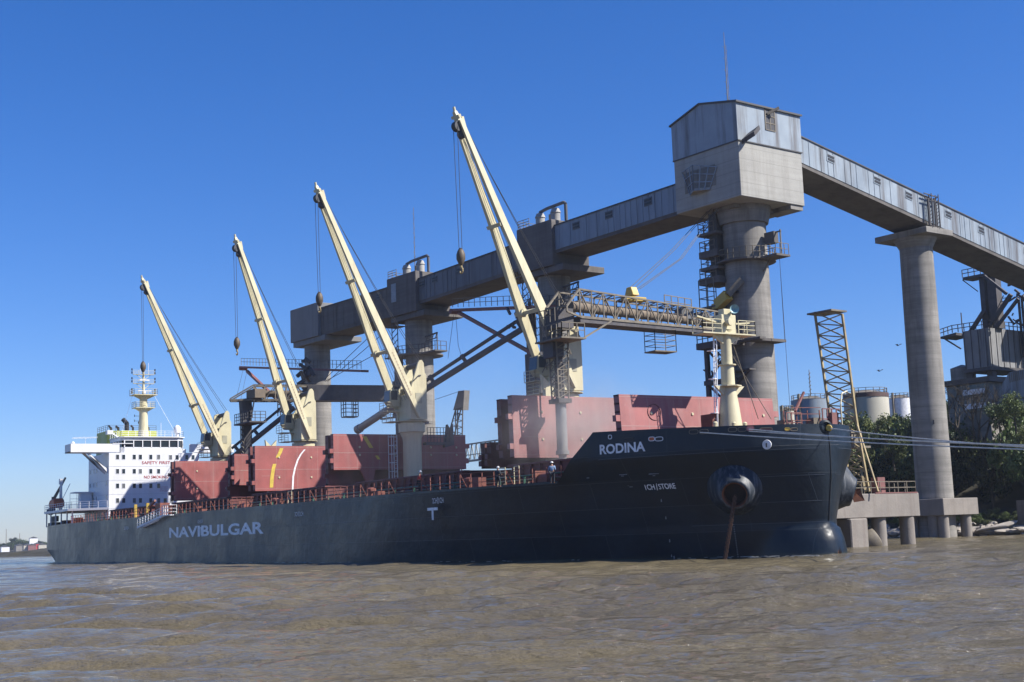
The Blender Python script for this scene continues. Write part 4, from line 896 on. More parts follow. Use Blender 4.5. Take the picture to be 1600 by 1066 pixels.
a = J(1163, 214, x=XB); mb = jb(MB()); mb.prism([(XB, a.y-.5, a.z-.4), (XB, a.y+.6, a.z+.5), (XB+1.6, a.y+.7, a.z+1.0), (XB+1.5, a.y-.1, a.z+.2)], (0, .15, -.45)); mb.build('canopy', M_steeldk, th_)
# caged bay on the river face
y0 = YA
mb = jb(MB()); q = [J(1066, 270, y=y0), J(1120, 261, y=y0), J(1110, 303, y=y0), J(1079, 305, y=y0)]
for p in q: p.y = y0
front = [Vector((lerp(q[0].x, q[1].x, .55), y0-1.3, q[0].z)), Vector((lerp(q[2].x, q[3].x, .45), y0-1.0, q[2].z))]
mb.prism([(q[3].x, y0, q[3].z), (q[2].x, y0, q[3].z), (front[1].x, y0-1.2, q[3].z)], (0, 0, .22)); mb.build('bay_floor', M_conclite, th_)
mb = jb(MB())
for P_, Q_ in ((q[0], q[3]), (q[1], q[2])):
    top = Vector((P_.x, y0-.05, P_.z)); bot = Vector((Q_.x, y0-.05, q[3].z))
    for k in range(4):
        t = k/3; a_ = top.lerp(front[0], t); b_ = bot.lerp(Vector((front[1].x, y0-1.2, q[3].z)), t); mb.bar(a_, b_, .09)
    for k in range(4):
        t = k/3; mb.bar(top.lerp(bot, t), front[0].lerp(Vector((front[1].x, y0-1.2, q[3].z)), t), .09)
mb.build('bay_bars', M_clad, th_)
jb(MB()).box((q[0].x+.3, y0-.02, q[3].z+.3), (q[1].x-.3, y0+.02, q[0].z-.2)).build('bay_opening', M_conc, th_)
mb = jb(MB()); mb.box((-1.5, YA+1.9, ZB-.45), (1.8, YB-.4, ZB)); mb.box((XB-4, YB-2.2, ZB-.5), (XB-.2, YB-.2, ZB)); mb.lathe((0, 0, 0), [(2.7, 35.6), (3.1, 37.45)], 32); mb.build('floor_beam', M_conc, th_)
mb = jb(MB()); a = J(1137, 158, y=0); mb.bar((a.x, 0, 48.5), (a.x, 0, 58.6), .1, w2=.04, h2=.04)
for k in range(12): mb.bar((a.x, 0, 49+k*.7), (a.x+.35*(-1)**k, 0, 49.35+k*.7), .03)
mb.bar((a.x+.25, 0, 48.5), (a.x+.2, 0, 57), .04); mb.bar((a.x-3, 0, 48.8), (a.x-3, 0, 50), .05); mb.build('aerial_mast', M_steel, th_)

# ---- galleries
def gallery(name, label, p, q, hw0, hw1, h, m_wall, vents=(), vent_side=0, zs=0, group='conveyor galleries of the gantry', vdir=-1):
    """box gallery between two points of the jetty frame: sheet walls above a deep concrete floor trough"""
    p = Vector(p); q = Vector(q); d = (q-p); dh = Vector((d.x, d.y, 0)).normalized(); sd = Vector((-dh.y, dh.x, 0))
    t = thing(name, label, 'gallery', tuple(MJ @ p), TH, group)
    def sec(P, o0, o1, z0, z1): return [P+sd*o0+Vector((0, 0, z0)), P+sd*o1+Vector((0, 0, z0)), P+sd*o1+Vector((0, 0, z1)), P+sd*o0+Vector((0, 0, z1))]
    def span(o0, o1, z0, z1, nm, m, t0=0, t1=1, par=None):
        A = sec(p.lerp(q, t0), o0, o1, z0, z1); B = sec(p.lerp(q, t1), o0, o1, z0, z1)
        return jb(MB()).add(A+B, [(0, 1, 2, 3), (7, 6, 5, 4), (0, 4, 5, 1), (1, 5, 6, 2), (2, 6, 7, 3), (3, 7, 4, 0)]).build(nm, m, par or t)
    span(-hw0+.06, hw1-.06, 0, .55, 'floor_trough', M_concdark)
    w = span(-hw0, hw1, .45, h-.06, 'sheet_wall', m_wall)
    span(-hw0-.12, hw1+.12, h-.06, h+.08, 'roof', M_roof)
    L = d.length
    # ribs of the sheet wall
    mb = jb(MB()); o = (-hw0-.03) if vdir < 0 else (hw1+.03); n = int(L/1.05)
    for k in range(1, n):
        if random.random() < .3: continue
        P_ = p.lerp(q, (k+random.uniform(-.08, .08))/n)+sd*o; mb.bar(P_+Vector((0, 0, .45)), P_+Vector((0, 0, h-.08)), .035, .03, up=dh)
    mb.bar(p+sd*o+Vector((0, 0, h-.12)), q+sd*o+Vector((0, 0, h-.12)), .04, .05); mb.build('wall_rib', m_wall, w)
    for v in vents:
        a = p.lerp(q, v)+sd*o+Vector((0, 0, h-.95)); b_ = a+d.normalized()*1.35
        vt = jb(MB()).bar(a, b_, .06, .95).build('vent', M_clad if m_wall is M_clad else M_cladB, w)
        mb = jb(MB()); off = sd*(-.05 if vdir < 0 else .05)
        for k in (-.2, .2): mb.bar(a+off+d.normalized()*.12+Vector((0, 0, k)), b_+off-d.normalized()*.12+Vector((0, 0, k)), .05, .26)
        mb.build('vent_slot', M_black, vt)
    return t
h2x0, h2x1 = J(808, 380, y=-2.7).x, J(863, 380, y=-2.7).x
h3x0, h3x1 = J(605, 460, y=-2.7).x, J(650, 460, y=-2.7).x
h4x0, h4x1 = J(454, 510, y=-2.7).x, J(497, 510, y=-2.7).x
gallery('conveyor_gallery', 'blue grey sheet metal gallery between the tower house and the nearest pillar head', (XA, 0, 38.3), (h2x1-.1, 0, 37.95), 3.2, 2.2, 3.65, weathered('shaded_blue_cladding', (.25, .31, .38), .55, .12, .3, (.09, .085, .08), .55, .8), vents=(.05, .27, .55, .8), vdir=1)  # darker copy of the blue cladding, shade put into its colour
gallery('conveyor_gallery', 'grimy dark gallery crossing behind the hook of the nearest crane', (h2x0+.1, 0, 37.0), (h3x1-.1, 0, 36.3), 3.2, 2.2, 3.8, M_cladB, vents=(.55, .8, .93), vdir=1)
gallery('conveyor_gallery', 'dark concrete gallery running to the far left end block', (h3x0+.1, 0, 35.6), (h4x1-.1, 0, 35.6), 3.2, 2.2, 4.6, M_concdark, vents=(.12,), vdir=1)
# shore span: one straight fall from the tower house past pillar 5 to beyond the frame
A = Vector((0, YB-.05, 42.95)); sl = -.1885
gallery('conveyor_gallery', 'sloping pale blue gallery from the tower house down to the free standing pillar', A, (0, 31, 42.95+sl*(31-YB)), 3.0, 2.3, 3.55, M_clad, vents=(.02, .24, .56, .79), vdir=-1)
gallery('conveyor_gallery', 'sloping pale blue gallery from the free standing pillar to the right edge', (0, 31.05, 42.95+sl*(31.05-YB)), (0, 112, 42.95+sl*(112-YB)), 3.0, 2.3, 3.55, M_clad, vents=(.028, .112, .235, .347, .448, .56, .68, .8), vdir=-1)
# cap slab of pillar 5 with its pipe frame
zc = 42.95+sl*(31-YB)
ch = jthing('pillar_head', 'flat concrete head slab with a black pipe frame on the free standing pillar', 'pillar head', 0, 31, zc-2)
a = J(1376, 386, y=29.5); b = J(1486, 372, x=3.4)
mb = jb(MB()); mb.prism([(a.x, 28.4, zc-.9), (3.6, 28.4, zc-.9), (3.6, 33.8, zc-.9), (a.x, 33.8, zc-.9)], (0, 0, .75)); mb.lathe((0, 31, 0), [(2.0, zc-2.2), (2.7, zc-.9)], 32); mb.build('head_slab', M_conc, ch, bevel=.04)
mb = jb(MB())
for y in (29.8, 31.2):
    for x in (3.3, 3.7):
        mb.bar((x, y, zc-.15), (x, y, zc+4.1), .09)
    for k in range(9): mb.bar((3.3, y, zc+k*.45), (3.7, y, zc+.25+k*.45), .05)
for z in (4.0, 3.4): mb.bar((3.5, 28.6, zc+z), (3.5, 31.3, zc+z-.2), .12)
mb.tube((3.5, 29.3, zc), (3.5, 29.3, zc+3.4), .16); mb.tube((3.5, 30.6, zc), (3.5, 30.6, zc+3.6), .12); mb.build('pipe_frame', M_steeldk, ch)

# pillar heads on the river line
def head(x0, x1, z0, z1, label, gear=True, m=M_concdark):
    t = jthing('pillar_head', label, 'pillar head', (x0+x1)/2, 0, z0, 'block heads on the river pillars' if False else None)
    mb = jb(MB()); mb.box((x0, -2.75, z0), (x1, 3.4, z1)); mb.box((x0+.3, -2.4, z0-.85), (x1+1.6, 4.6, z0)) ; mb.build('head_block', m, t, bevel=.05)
    if gear:
        mb = jb(MB())
        for x in (x0+3.0, x1-1.2): mb.mark(); mb.lathe((x, -1.0, z1), [(.62, 0), (.62, 1.2), (.72, 1.25), (.5, 1.8), (.3, 1.9)], 16)
        mb.split('dust_filter', weathered('grimy_white', (.42, .41, .38), .8, .2, 1., (.2, .17, .14), .6, 2.), t, smooth=True, angle=40)
        mb = jb(MB()); mb.path([(x0+3, -1, z1+2.0), (x0+4.5, -1, z1+2.2), (x1+.6, -1, z1+2.3), (x1+.95, -1, z1+2.0), (x1+.95, -1, z1-.2)], .22, 10); mb.build('duct', M_cladB, t, smooth=True)
        mb = jb(MB()); mb.rail([(x0+.2, 3.0, z1), (x0+.2, -2.6, z1), (x0+2.6, -2.6, z1)], 1.1, 1.4, .03); mb.bar((x0+3.5, .5, z1), (x0+3.5, .5, z1+1.8), .5); mb.build('railing', M_steel, t)
    return t
head(h2x0, h2x1, 36.4, 42.4, 'dark block head with two white dust filters on the pillar behind the nearest crane')
t3 = head(h3x0, h3x1, 35.3, 41.3, 'dark block head with white dust filters and a thin radio mast')
jb(MB()).box((h3x0+1.3, -2.8, 37.5), (h3x0+2.6, -2.75, 40.3)).build('panel', plain('pale_panel', (.3, .34, .38), .6), t3)
mb = jb(MB()); a = J(648, 405, y=1); mb.bar((a.x, 1, 41.3), (a.x, 1, 52.5), .09, w2=.05, h2=.05)
for k in range(14): mb.bar((a.x, 1, 41.5+k*.75), (a.x+.3*(-1)**k, 1, 41.9+k*.75), .03)
mb.build('radio_mast', M_steel, t3)
t4 = head(h4x0, h4x1, 35.6, 41.2, 'plain grey end block closing the gallery over the leftmost pillar', gear=False, m=weathered('grey_end_block', (.24, .24, .24), .85, .12, .3, (.12, .11, .1), .4, .7))

# ---- balconies, ring walks and pipes round the pillars
def jslab(mb, x0, y0, x1, y1, z, th=.35): mb.box((x0, y0, z-th), (x1, y1, z))
ms = jb(MB()); mr = jb(MB())
for z, xl in ((35.0, -4.1), (32.9, -4.0), (31.0, -3.9), (29.9, -4.2)):
    th2 = .75 if z in (32.9, 29.9) else .3
    jslab(ms, xl, -3.3, -1.2, -.2, z, th2); mr.rail([(xl+.1, -.4, z), (xl+.1, -3.2, z), (-1.6, -3.2, z)], 1.15, .9, .035, 2)
jslab(ms, -4.2, -3.6, -1.6, -.6, 26.6, .18); mr.rail([(-4.1, -.8, 26.6), (-4.1, -3.5, 26.6), (-1.8, -3.5, 26.6)], 3.1, 1.1, .04, 3)
ms.lathe((0, 0, 0), [(2.4, 31.2), (3.3, 31.25), (3.3, 31.45), (2.4, 31.45)], 32); jslab(ms, 2.6, -1, 5.4, 1.2, 31.4, .22)
n = 16; mr.rail([(3.2*math.cos(t), 3.2*math.sin(t), 31.45) for t in [R(-150+k*13) for k in range(n)]], 1.2, 1.4, .035, 2); mr.rail([(3, -1, 31.4), (5.3, -1, 31.4), (5.3, 1.1, 31.4)], 1.2, .8, .03, 2)
mr.bar((4.7, .6, 31.4), (4.7, .6, 34.3), .12); mr.bar((2.6, .6, 34.1), (4.8, .6, 34.1), .14); ms.box((2.7, .2, 32.9), (4.1, .9, 34.2)); 
for sgn in (-1,): mr.bar((2.4, 0, 29.9), (3.6, 0, 31.2), .1); 
# lower walkway with half-ring brackets
jslab(ms, -1.0, -3.3, 4.4, -2.4, 22.3, .25); jslab(ms, 2.2, -3.0, 3.8, 1.5, 22.3, .3); mr.rail([(-.9, -3.2, 22.3), (1.9, -3.2, 22.3)], 1.3, .9, .04, 2)
for z in (19.1, 15.6):
    jslab(ms, -1.2, -3.25, 2.6, -2.3, z, .16); ms.prism([(2.5, -3.2, z-.15), (1.6, -2.95, z-.15), (-.6, -2.7, z-1.9), (-1.2, -2.75, z-2.3), (-1.2, -2.75, z-1.5)], (0, .35, 0))
mr.rail([(-1.9, -3.2, 15.6), (-.2, -3.2, 15.6)], 1.2, .8, .03, 2); mr.rail([(-1.9, -3.2, 19.9), (-.6, -3.2, 19.9)], 1.5, .8, .03, 2)
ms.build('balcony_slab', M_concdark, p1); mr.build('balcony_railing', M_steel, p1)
mb = jb(MB()); mb.box((-2.9, -2.6, 30), (-1.7, -1.4, 37.2))
for z in range(0, 9): mb.bar((-3.3, -3.0, 29+z*.9), (-1.9, -2.8, 29.9+z*.9), .08)
mb.box((-2.6, -2.75, 24.2), (-1.2, -1.9, 26.4)); mb.build('stair_shaft', M_steeldk, p1)
mb = jb(MB()); mb.bar((4.9, 0, 22), (4.9, 0, 31.2), .03); mb.bar((4.9, 0, 31.2), (5.1, 0, 8), .03); mb.build('hanging_cable', M_wire, p1)
for t, x, zr in ((p3, px3, 29.2), (p2, px2, 31.3)):
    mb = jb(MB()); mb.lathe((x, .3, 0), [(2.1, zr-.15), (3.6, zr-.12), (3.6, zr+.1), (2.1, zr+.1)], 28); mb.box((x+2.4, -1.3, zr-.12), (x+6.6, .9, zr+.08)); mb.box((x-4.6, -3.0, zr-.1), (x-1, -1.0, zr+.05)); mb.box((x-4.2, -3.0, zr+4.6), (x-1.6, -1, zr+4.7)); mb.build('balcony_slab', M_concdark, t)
    mb = jb(MB()); mb.rail([(x+3.5*math.cos(u), .3+3.5*math.sin(u), zr+.1) for u in [R(-170+k*15) for k in range(12)]], 1.2, 1.5, .035, 2); mb.rail([(x+3, -1.2, zr+.1), (x+6.5, -1.2, zr+.1), (x+6.5, .8, zr+.1)], 1.3, .9, .035, 2); mb.rail([(x-4.4, -1, zr), (x-4.4, -2.9, zr), (x-1.6, -2.9, zr)], 1.4, .8, .035, 2)
    mb.bar((x+5.3, 0, zr), (x+5.3, 0, zr+2.8), .14); mb.bar((x+2.2, 0, zr+2.6), (x+5.4, 0, zr+2.8), .2); mb.bar((x+2.2, 0, zr+1.9), (x+5.4, 0, zr+2.1), .12)
    for k in range(4): mb.bar((x+2.4+k*.8, 0, zr+1.95), (x+2.8+k*.8, 0, zr+2.7), .07)
    for k in range(7): mb.bar((x-3.6, -2.2, zr+k*.95), (x-1.9, -2.2, zr+.8+k*.95), .09)
    mb.bar((x-3.6, -2.2, zr), (x-3.6, -2.2, zr+6.4), .1); mb.bar((x-2.0, -2.2, zr), (x-2.0, -2.2, zr+6.4), .1); mb.build('balcony_railing', M_steeldk, t)
    mb = jb(MB()); mb.box((x-3.2, -2.2, 15.5), (x-2.2, -1.2, zr)); mb.box((x-2.6, -3.0, 20.0), (x+.5, -2.0, 25.5)); mb.build('chute_housing', M_steeldk, t)
mb = jb(MB()); mb.box((px3+2.2, -1.6, 18.6), (px3+5.0, -.9, 18.9)); mb.box((px3+.5, -1.4, 14.5), (px3+2.8, -1.0, 18.2)); mb.build('bracket', M_conc, p3)
# dark bracing frame beside the first pillar
fr = jthing('bracing_frame', 'dark steel bracing frame standing left of the thick pillar behind the foremast', 'steel frame', -6, -4, 0)
mb = jb(MB()); xa_, xb_ = J(1107, 600, y=-3.5).x, J(1140, 600, y=-3.5).x
for x in (xa_, xb_+.6): mb.bar((x, -3.5, 0), (x, -3.5, 22.4), .45)
mb.box((xa_-.6, -4.5, 21.8), (xb_+1.4, -2.3, 22.5)); mb.box((xa_-.2, -4.0, 17.8), (xb_+.8, -3, 18.3))
for z0, z1 in ((18.2, 21.9), (14.6, 17.9), (11, 14.6)): mb.bar((xa_, -3.5, z0), (xb_+.6, -3.5, z1), .2); mb.bar((xa_, -3.5, z1), (xb_+.6, -3.5, z0), .2)
mb.bar((xa_, -3.5, 14.6), (xb_+.6, -3.5, 14.6), .3)
for k in range(10): x = lerp(xa_, xb_+.6, random.random()); z = random.uniform(18.3, 21.5); mb.bar((x, -3.8, z), (x+random.uniform(-.8, .8), -3.8, z+random.uniform(-.8, .8)), .14)
mb.rail([(xa_-.5, -4.4, 22.5), (xb_+1.3, -4.4, 22.5)], 1.3, .8, .04, 3); mb.build('steel_frame', M_steeldk, fr)

# ---------------------------------------------------------------- shiploaders
def truss(mb, p, q, h0, h1, wd, n, sect=.13, diag=.08, inv=False):
    """open box truss, p and q at the bottom chord centre line (world points)"""
    p = Vector(p); q = Vector(q); d = (q-p).normalized(); sd = Vector((-d.y, d.x, 0)).normalized()*wd/2; up = Vector((0, 0, 1))
    for s in (-1, 1):
        mb.bar(p+sd*s, q+sd*s, sect*1.3, sect*1.6); mb.bar(p+sd*s+up*h0, q+sd*s+up*h1, sect)
        for k in range(n+1):
            a = p.lerp(q, k/n)+sd*s; h = lerp(h0, h1, k/n); mb.bar(a, a+up*h, diag*1.2)
            if k < n:
                b = p.lerp(q, (k+1)/n)+sd*s; hb_ = lerp(h0, h1, (k+1)/n)
                if (k % 2 == 0) != inv: mb.bar(a, b+up*hb_, diag)
                else: mb.bar(a+up*h, b, diag)
    for k in range(n+1):
        a = p.lerp(q, k/n); h = lerp(h0, h1, k/n); mb.bar(a-sd, a+sd, diag*1.3); mb.bar(a-sd+up*h, a+sd+up*h, diag)
        if k < n: b = p.lerp(q, (k+1)/n); mb.bar(a-sd+up*h, b+sd+up*lerp(h0, h1, (k+1)/n), diag); mb.bar(a-sd, b+sd, diag)
# loader A: from pillar 1 to the spout over hold 1
pa = j(-1.6, -2.6, 23.6); pb = Vector((155.7, -3.1, 21.9))
pa = Vector(pa)
la = thing('ship_loader', 'rusty lattice boom of the grain loader pouring dust beside the nearest crane', 'ship loader', tuple(pa), 0, 'grain loaders reaching over the ship')
mb = MB(); truss(mb, pa, pb, 1.9, 2.6, 2.3, 15, .15, .09)
nose = pb; d = (pb-pa).normalized(); sd = Vector((-d.y, d.x, 0))*1.15
e = pb+d*2.2+Vector((0, 0, .9))
for s in (-1, 1): mb.bar(pb+sd*s+Vector((0, 0, 2.6)), e+sd*s, .16); mb.bar(pb+sd*s, e+sd*s-Vector((0, 0, .5)), .16); mb.bar(e+sd*s, e+sd*s-Vector((0, 0, .5)), .15)
mb.bar(e-sd, e+sd, .16); mb.bar(pb+d*.9+sd*-1+Vector((0, 0, 1.8)), pb+d*.9+sd+Vector((0, 0, 1.8)), .1)
mb.build('boom_truss', M_steel, la)
mb = MB(); mb.tube(pa+Vector((0, 0, .95)), pb+Vector((0, 0, 1.15)), .5, 16)
mb.build('belt_cover', M_pipe, la, smooth=True, angle=50)
mb = MB(); 
for k in range(26): mb.mark(); c_ = (pa+Vector((0, 0, .95))).lerp(pb+Vector((0, 0, 1.15)), (k+.5)/26); mb.tube(c_-d*.03, c_+d*.03, .52, 16)
mb.split('hoop', M_steel, la)
mb = MB(); mb.box
s_ = Vector((-d.y, d.x, 0)); 
mb.prism([pa-s_*1.15-Vector((0, 0, .5)), pb-s_*1.15-Vector((0, 0, .5)), pb-s_*1.15, pa-s_*1.15], s_*2.3); mb.build('walkway_floor', M_steeldk, la)
mb = MB(); c_ = pa.lerp(pb, .18); mb.box(c_+Vector((-.5, -.8, .9)), c_+Vector((.9, .8, 1.8))); c_ = pa.lerp(pb, .28); mb.box(c_+Vector((-.6, -.9, 1.0)), c_+Vector((.6, .7, 2.1))); c_ = pa.lerp(pb, .1); mb.tube(c_+Vector((0, -.8, 1)), c_+Vector((0, .8, 1)), .7, 16); mb.build('drive_unit', M_cladB, la)
mb = MB(); c_ = pa.lerp(pb, .17); mb.rail([c_+Vector((0, -1.1, 2.0)), pa.lerp(pb, .36)+Vector((0, -1.1, 2.1))], 1.3, 1.6, .04, 2); mb.build('railing', M_steel, la)
# yellow saddle and stays
sdl = pa.lerp(pb, .62)+Vector((0, 0, 2.25)); mb = MB(); mb.box(sdl+Vector((-.5, -1.25, 0)), sdl+Vector((.5, 1.25, .45))); mb.prism([sdl+Vector((-1.0, -.4, .6)), sdl+Vector((.5, -.4, .6)), sdl+Vector((.1, -.4, 1.5)), sdl+Vector((-.6, -.4, 1.5))], (0, .8, 0)); mb.build('stay_saddle', M_yellow, la, bevel=.05)
top = j(-1.5, -3.4, 37.3); top = Vector(top); mb = MB()
for s, zz in ((-.4, 0), (.0, .2), (.35, -.1), (.6, 0)):
    a = sdl+Vector((s*.6, s, 1.3)); b = top+Vector((s*2, 0, zz)); m_ = (a+b)/2-Vector((0, 0, .35 if s < .1 else 1.3)); mb.path([a, m_, b], .035, 5)
mb.build('stay_rope', M_wire, la)
# hanging inspection basket
c_ = pa.lerp(pb, .46)+Vector((0, 0, -2.6)); mb = MB(); mb.box(c_+Vector((-.9, -1.4, -.12)), c_+Vector((.9, 1.4, 0))); 
mb.rail([c_+Vector((-.85, -1.35, 0)), c_+Vector((.85, -1.35, 0)), c_+Vector((.85, 1.35, 0)), c_+Vector((-.85, 1.35, 0)), c_+Vector((-.85, -1.35, 0))], 2.2, 1.3, .03, 4); mb.build('inspection_basket', M_steel, la)
# spout tower and telescopic pipe under the boom tip
sx, sy = 155.6, -4.45
mb = MB()
for dx in (-.55, .55):
    for dy in (-.55, .55): mb.bar((sx+dx, sy+dy, 14.3), (sx+dx*1.25, sy+dy*1.25, 21.6), .11)
for k in range(11):
    z = 14.4+k*.66; mb.bar((sx-.55, sy-.55, z), (sx+.55, sy-.55, z+.6), .07); mb.bar((sx+.55, sy-.55, z), (sx+.55, sy+.55, z+.6), .07); mb.bar((sx-.6, sy-.55, z), (sx+.6, sy-.55, z), .07); mb.bar((sx+.55, sy-.6, z), (sx+.55, sy+.6, z), .07); mb.bar((sx+.55, sy-.55, z), (sx-.55, sy-.55, z+.6), .05)
mb.build('spout_frame', M_steel, la)
mb = MB(); mb.tube((sx-.2, sy+.1, 13.8), (sx-.2, sy+.1, 22), .42, 14); mb.box((sx-1.2, sy-.9, 18.2), (sx+.4, sy+.3, 20.2)); mb.box((sx-1, sy-.8, 20.8), (sx+1.3, sy+.9, 22.6)); mb.box((sx-.9, sy-.7, 14.0), (sx+.8, sy+.7, 14.4)); mb.build('spout_chute', M_steeldk, la)
mb = MB().lathe((sx, sy, 0), [(.5, 9.6), (.5, 14.2)], 20); mb.lathe((sx, sy, 0), [(.62, 9.35), (.62, 9.7)], 20); mb.lathe((sx, sy, 0), [(.3, 8.7), (.4, 9.35)], 16); mb.build('spout_pipe', M_greypipe, la, smooth=True, angle=40)
mb = MB(); mb.box((sx-1.6, sy-1.5, 19.6), (sx+2.8, sy+1.2, 19.75)); mb.rail([(sx-1.5, sy-1.4, 19.75), (sx+2.7, sy-1.4, 19.75), (sx+2.7, sy+1.1, 19.75)], 1.3, .9, .035, 2); mb.bar((sx+2.7, sy+1, 19.7), (sx+2.2, sy+4.5, 21.5), .14); mb.rail([(sx-1.5, sy-1.4, 21.3), (sx+1.7, sy-1.4, 21.3)], 1.2, .9, .03, 2)
for k in range(14): a = Vector((sx+random.uniform(-1.2, 1.2), sy+random.uniform(-.9, .9), random.uniform(17.5, 22))); mb.bar(a, a+Vector((random.uniform(-1, 1), random.uniform(-.6, .6), random.uniform(-1, 1))), .09)
mb.build('spout_platform', M_steel, la)
# head chute at the pillar, yellow
a = j(-1.0, -3.2, 26.0); a = Vector(a); q = W(1122, 482, y=a.y); b_ = W(1134, 455, y=a.y); c2 = W(1150, 442, y=a.y)
mb = MB(); q2 = W(1121, 474, y=a.y); b2 = W(1138, 461, y=a.y); mb.bar(q, q2, .8, 1.2); mb.bar(q2+Vector((0, 0, -.2)), b2, .9, 1.1); mb.build('head_chute', M_yellow, la)
mb = MB(); mb.bar(b2, b2+Vector((1.0, 1.2, 1.6)), .8, .7); mb.tube(pa+Vector((.3, .3, .3)), pa+Vector((0, 1.2, 3.4)), .5, 14); mb.bar(pa+Vector((-.6, -.9, .2)), pa+Vector((-2.0, -1.0, 2.9)), .18); mb.bar(pa+Vector((.8, .6, -1.5)), pa+Vector((-.3, -.5, 3.2)), .16); mb.build('head_duct', M_steel, la)

# loader B: horizontal, from pillar 3 to the spout over the aft hold
qa = Vector(j(px3-.5, -2.6, 22.5)); qb = Vector((69.6, -.2, 22.9))
lb = thing('ship_loader', 'long level loader boom, dark sheeted, its spout hanging between the two rear cranes', 'ship loader', tuple(qa), 0, 'grain loaders reaching over the ship')
d = (qb-qa).normalized(); qc = qb+d*3.4; sdv = Vector((-d.y, d.x, 0))
mb = MB(); truss(mb, qa.lerp(qb, 0), qb, 2.0, 2.2, 2.2, 14, .17, .11, True)
for s in (-1.1, 1.1): mb.bar(qb+sdv*s+Vector((0, 0, 2.2)), qc+sdv*s+Vector((0, 0, .15)), .18); mb.bar(qb+sdv*s, qc+sdv*s, .22)
mb.bar(qc-sdv*1.1, qc+sdv*1.1, .2); mb.build('boom_truss', M_steel, lb)
a = qa.lerp(qb, .12); b_ = qa.lerp(qb, .64); mb = MB(); mb.prism([a-sdv*1.25-Vector((0, 0, .1)), b_-sdv*1.25-Vector((0, 0, .1)), b_-sdv*1.25+Vector((0, 0, 2.15)), a-sdv*1.25+Vector((0, 0, 2.1))], sdv*2.5); mb.build('boom_sheeting', M_steeldk, lb)
mb = MB(); mb.tube(qa+Vector((0, 0, 1.0)), qb+Vector((0, 0, 1.0)), .5, 14); mb.box(qb+Vector((-1, -.8, .2)), qb+Vector((2.4, .8, 1.5))); mb.build('belt_cover', M_pipe, lb)
mb = MB(); s0 = qb+d*1.3; mb.bar(s0+Vector((0, 0, .3)), s0+Vector((-.3, .3, -2.5)), 1.5, 1.3); mb.bar(s0+Vector((-.3, .3, -2.4)), s0+Vector((-.9, .6, -9.5)), 1.25, 1.0); mb.build('spout_pipe', M_steeldk, lb)
mb = MB(); 
for k in range(9): z = -2.6-k*.75; mb.bar(s0+Vector((-.95, -.35, z)), s0+Vector((.25, -.35, z-.6)), .1); mb.bar(s0+Vector((-1.05, -.35, z)), s0+Vector((.3, -.35, z)), .07)
mb.bar(s0+Vector((-.9, -.4, -2.4)), s0+Vector((-1.5, -.1, -9.5)), .12); mb.build('spout_frame', M_steel, lb)
mb = MB(); f = s0+Vector((.4, 0, -3.6)); mb.box(f+Vector((-1.6, -1.3, 0)), f+Vector((4.6, 1.3, .2))); mb.rail([f+Vector((-1.5, -1.2, .2)), f+Vector((4.5, -1.2, .2)), f+Vector((4.5, 1.2, .2))], 1.4, .9, .04, 3); mb.bar(f+Vector((1.5, 0, 0)), f+Vector((3.2, 0, 3.3)), .15); mb.build('spout_platform', M_steeldk, lb)
mb = MB(); mb.mark(); c_ = qa.lerp(qb, .36)+Vector((0, 0, -2.4)); mb.box(c_+Vector((-.8, -1, -.15)), c_+Vector((.8, 1, 0))); mb.rail([c_+Vector((-.8, -1, 0)), c_+Vector((.8, -1, 0)), c_+Vector((.8, 1, 0)), c_+Vector((-.8, 1, 0))], 2.3, .8, .05, 4); c_ = qa.lerp(qb, .8)+Vector((0, 0, -1.8)); mb.mark(); mb.rail([c_+Vector((0, -1, -.5)), c_+Vector((2.0, -1, -.5))], 2.2, .9, .06, 4); mb.split('inspection_basket', M_steeldk, lb)
mb = MB()
for px0_, py0_, px1_, py1_ in ((508, 592, 592, 512), (512, 596, 600, 520), (508, 596, 612, 540)):
    mb.mark(); a = W(px0_, py0_, y=19.5); b_ = W(px1_, py1_, y=20.5); mb.tube(a, b_, .05, 6)
for px0_, py0_, px1_, py1_ in ((380, 577, 368, 628), (386, 580, 376, 625)):
    mb.mark(); mb.tube(W(px0_, py0_, y=3), W(px1_, py1_, y=1), .025, 5)
mb.split('stay_rope', M_wire, lb)

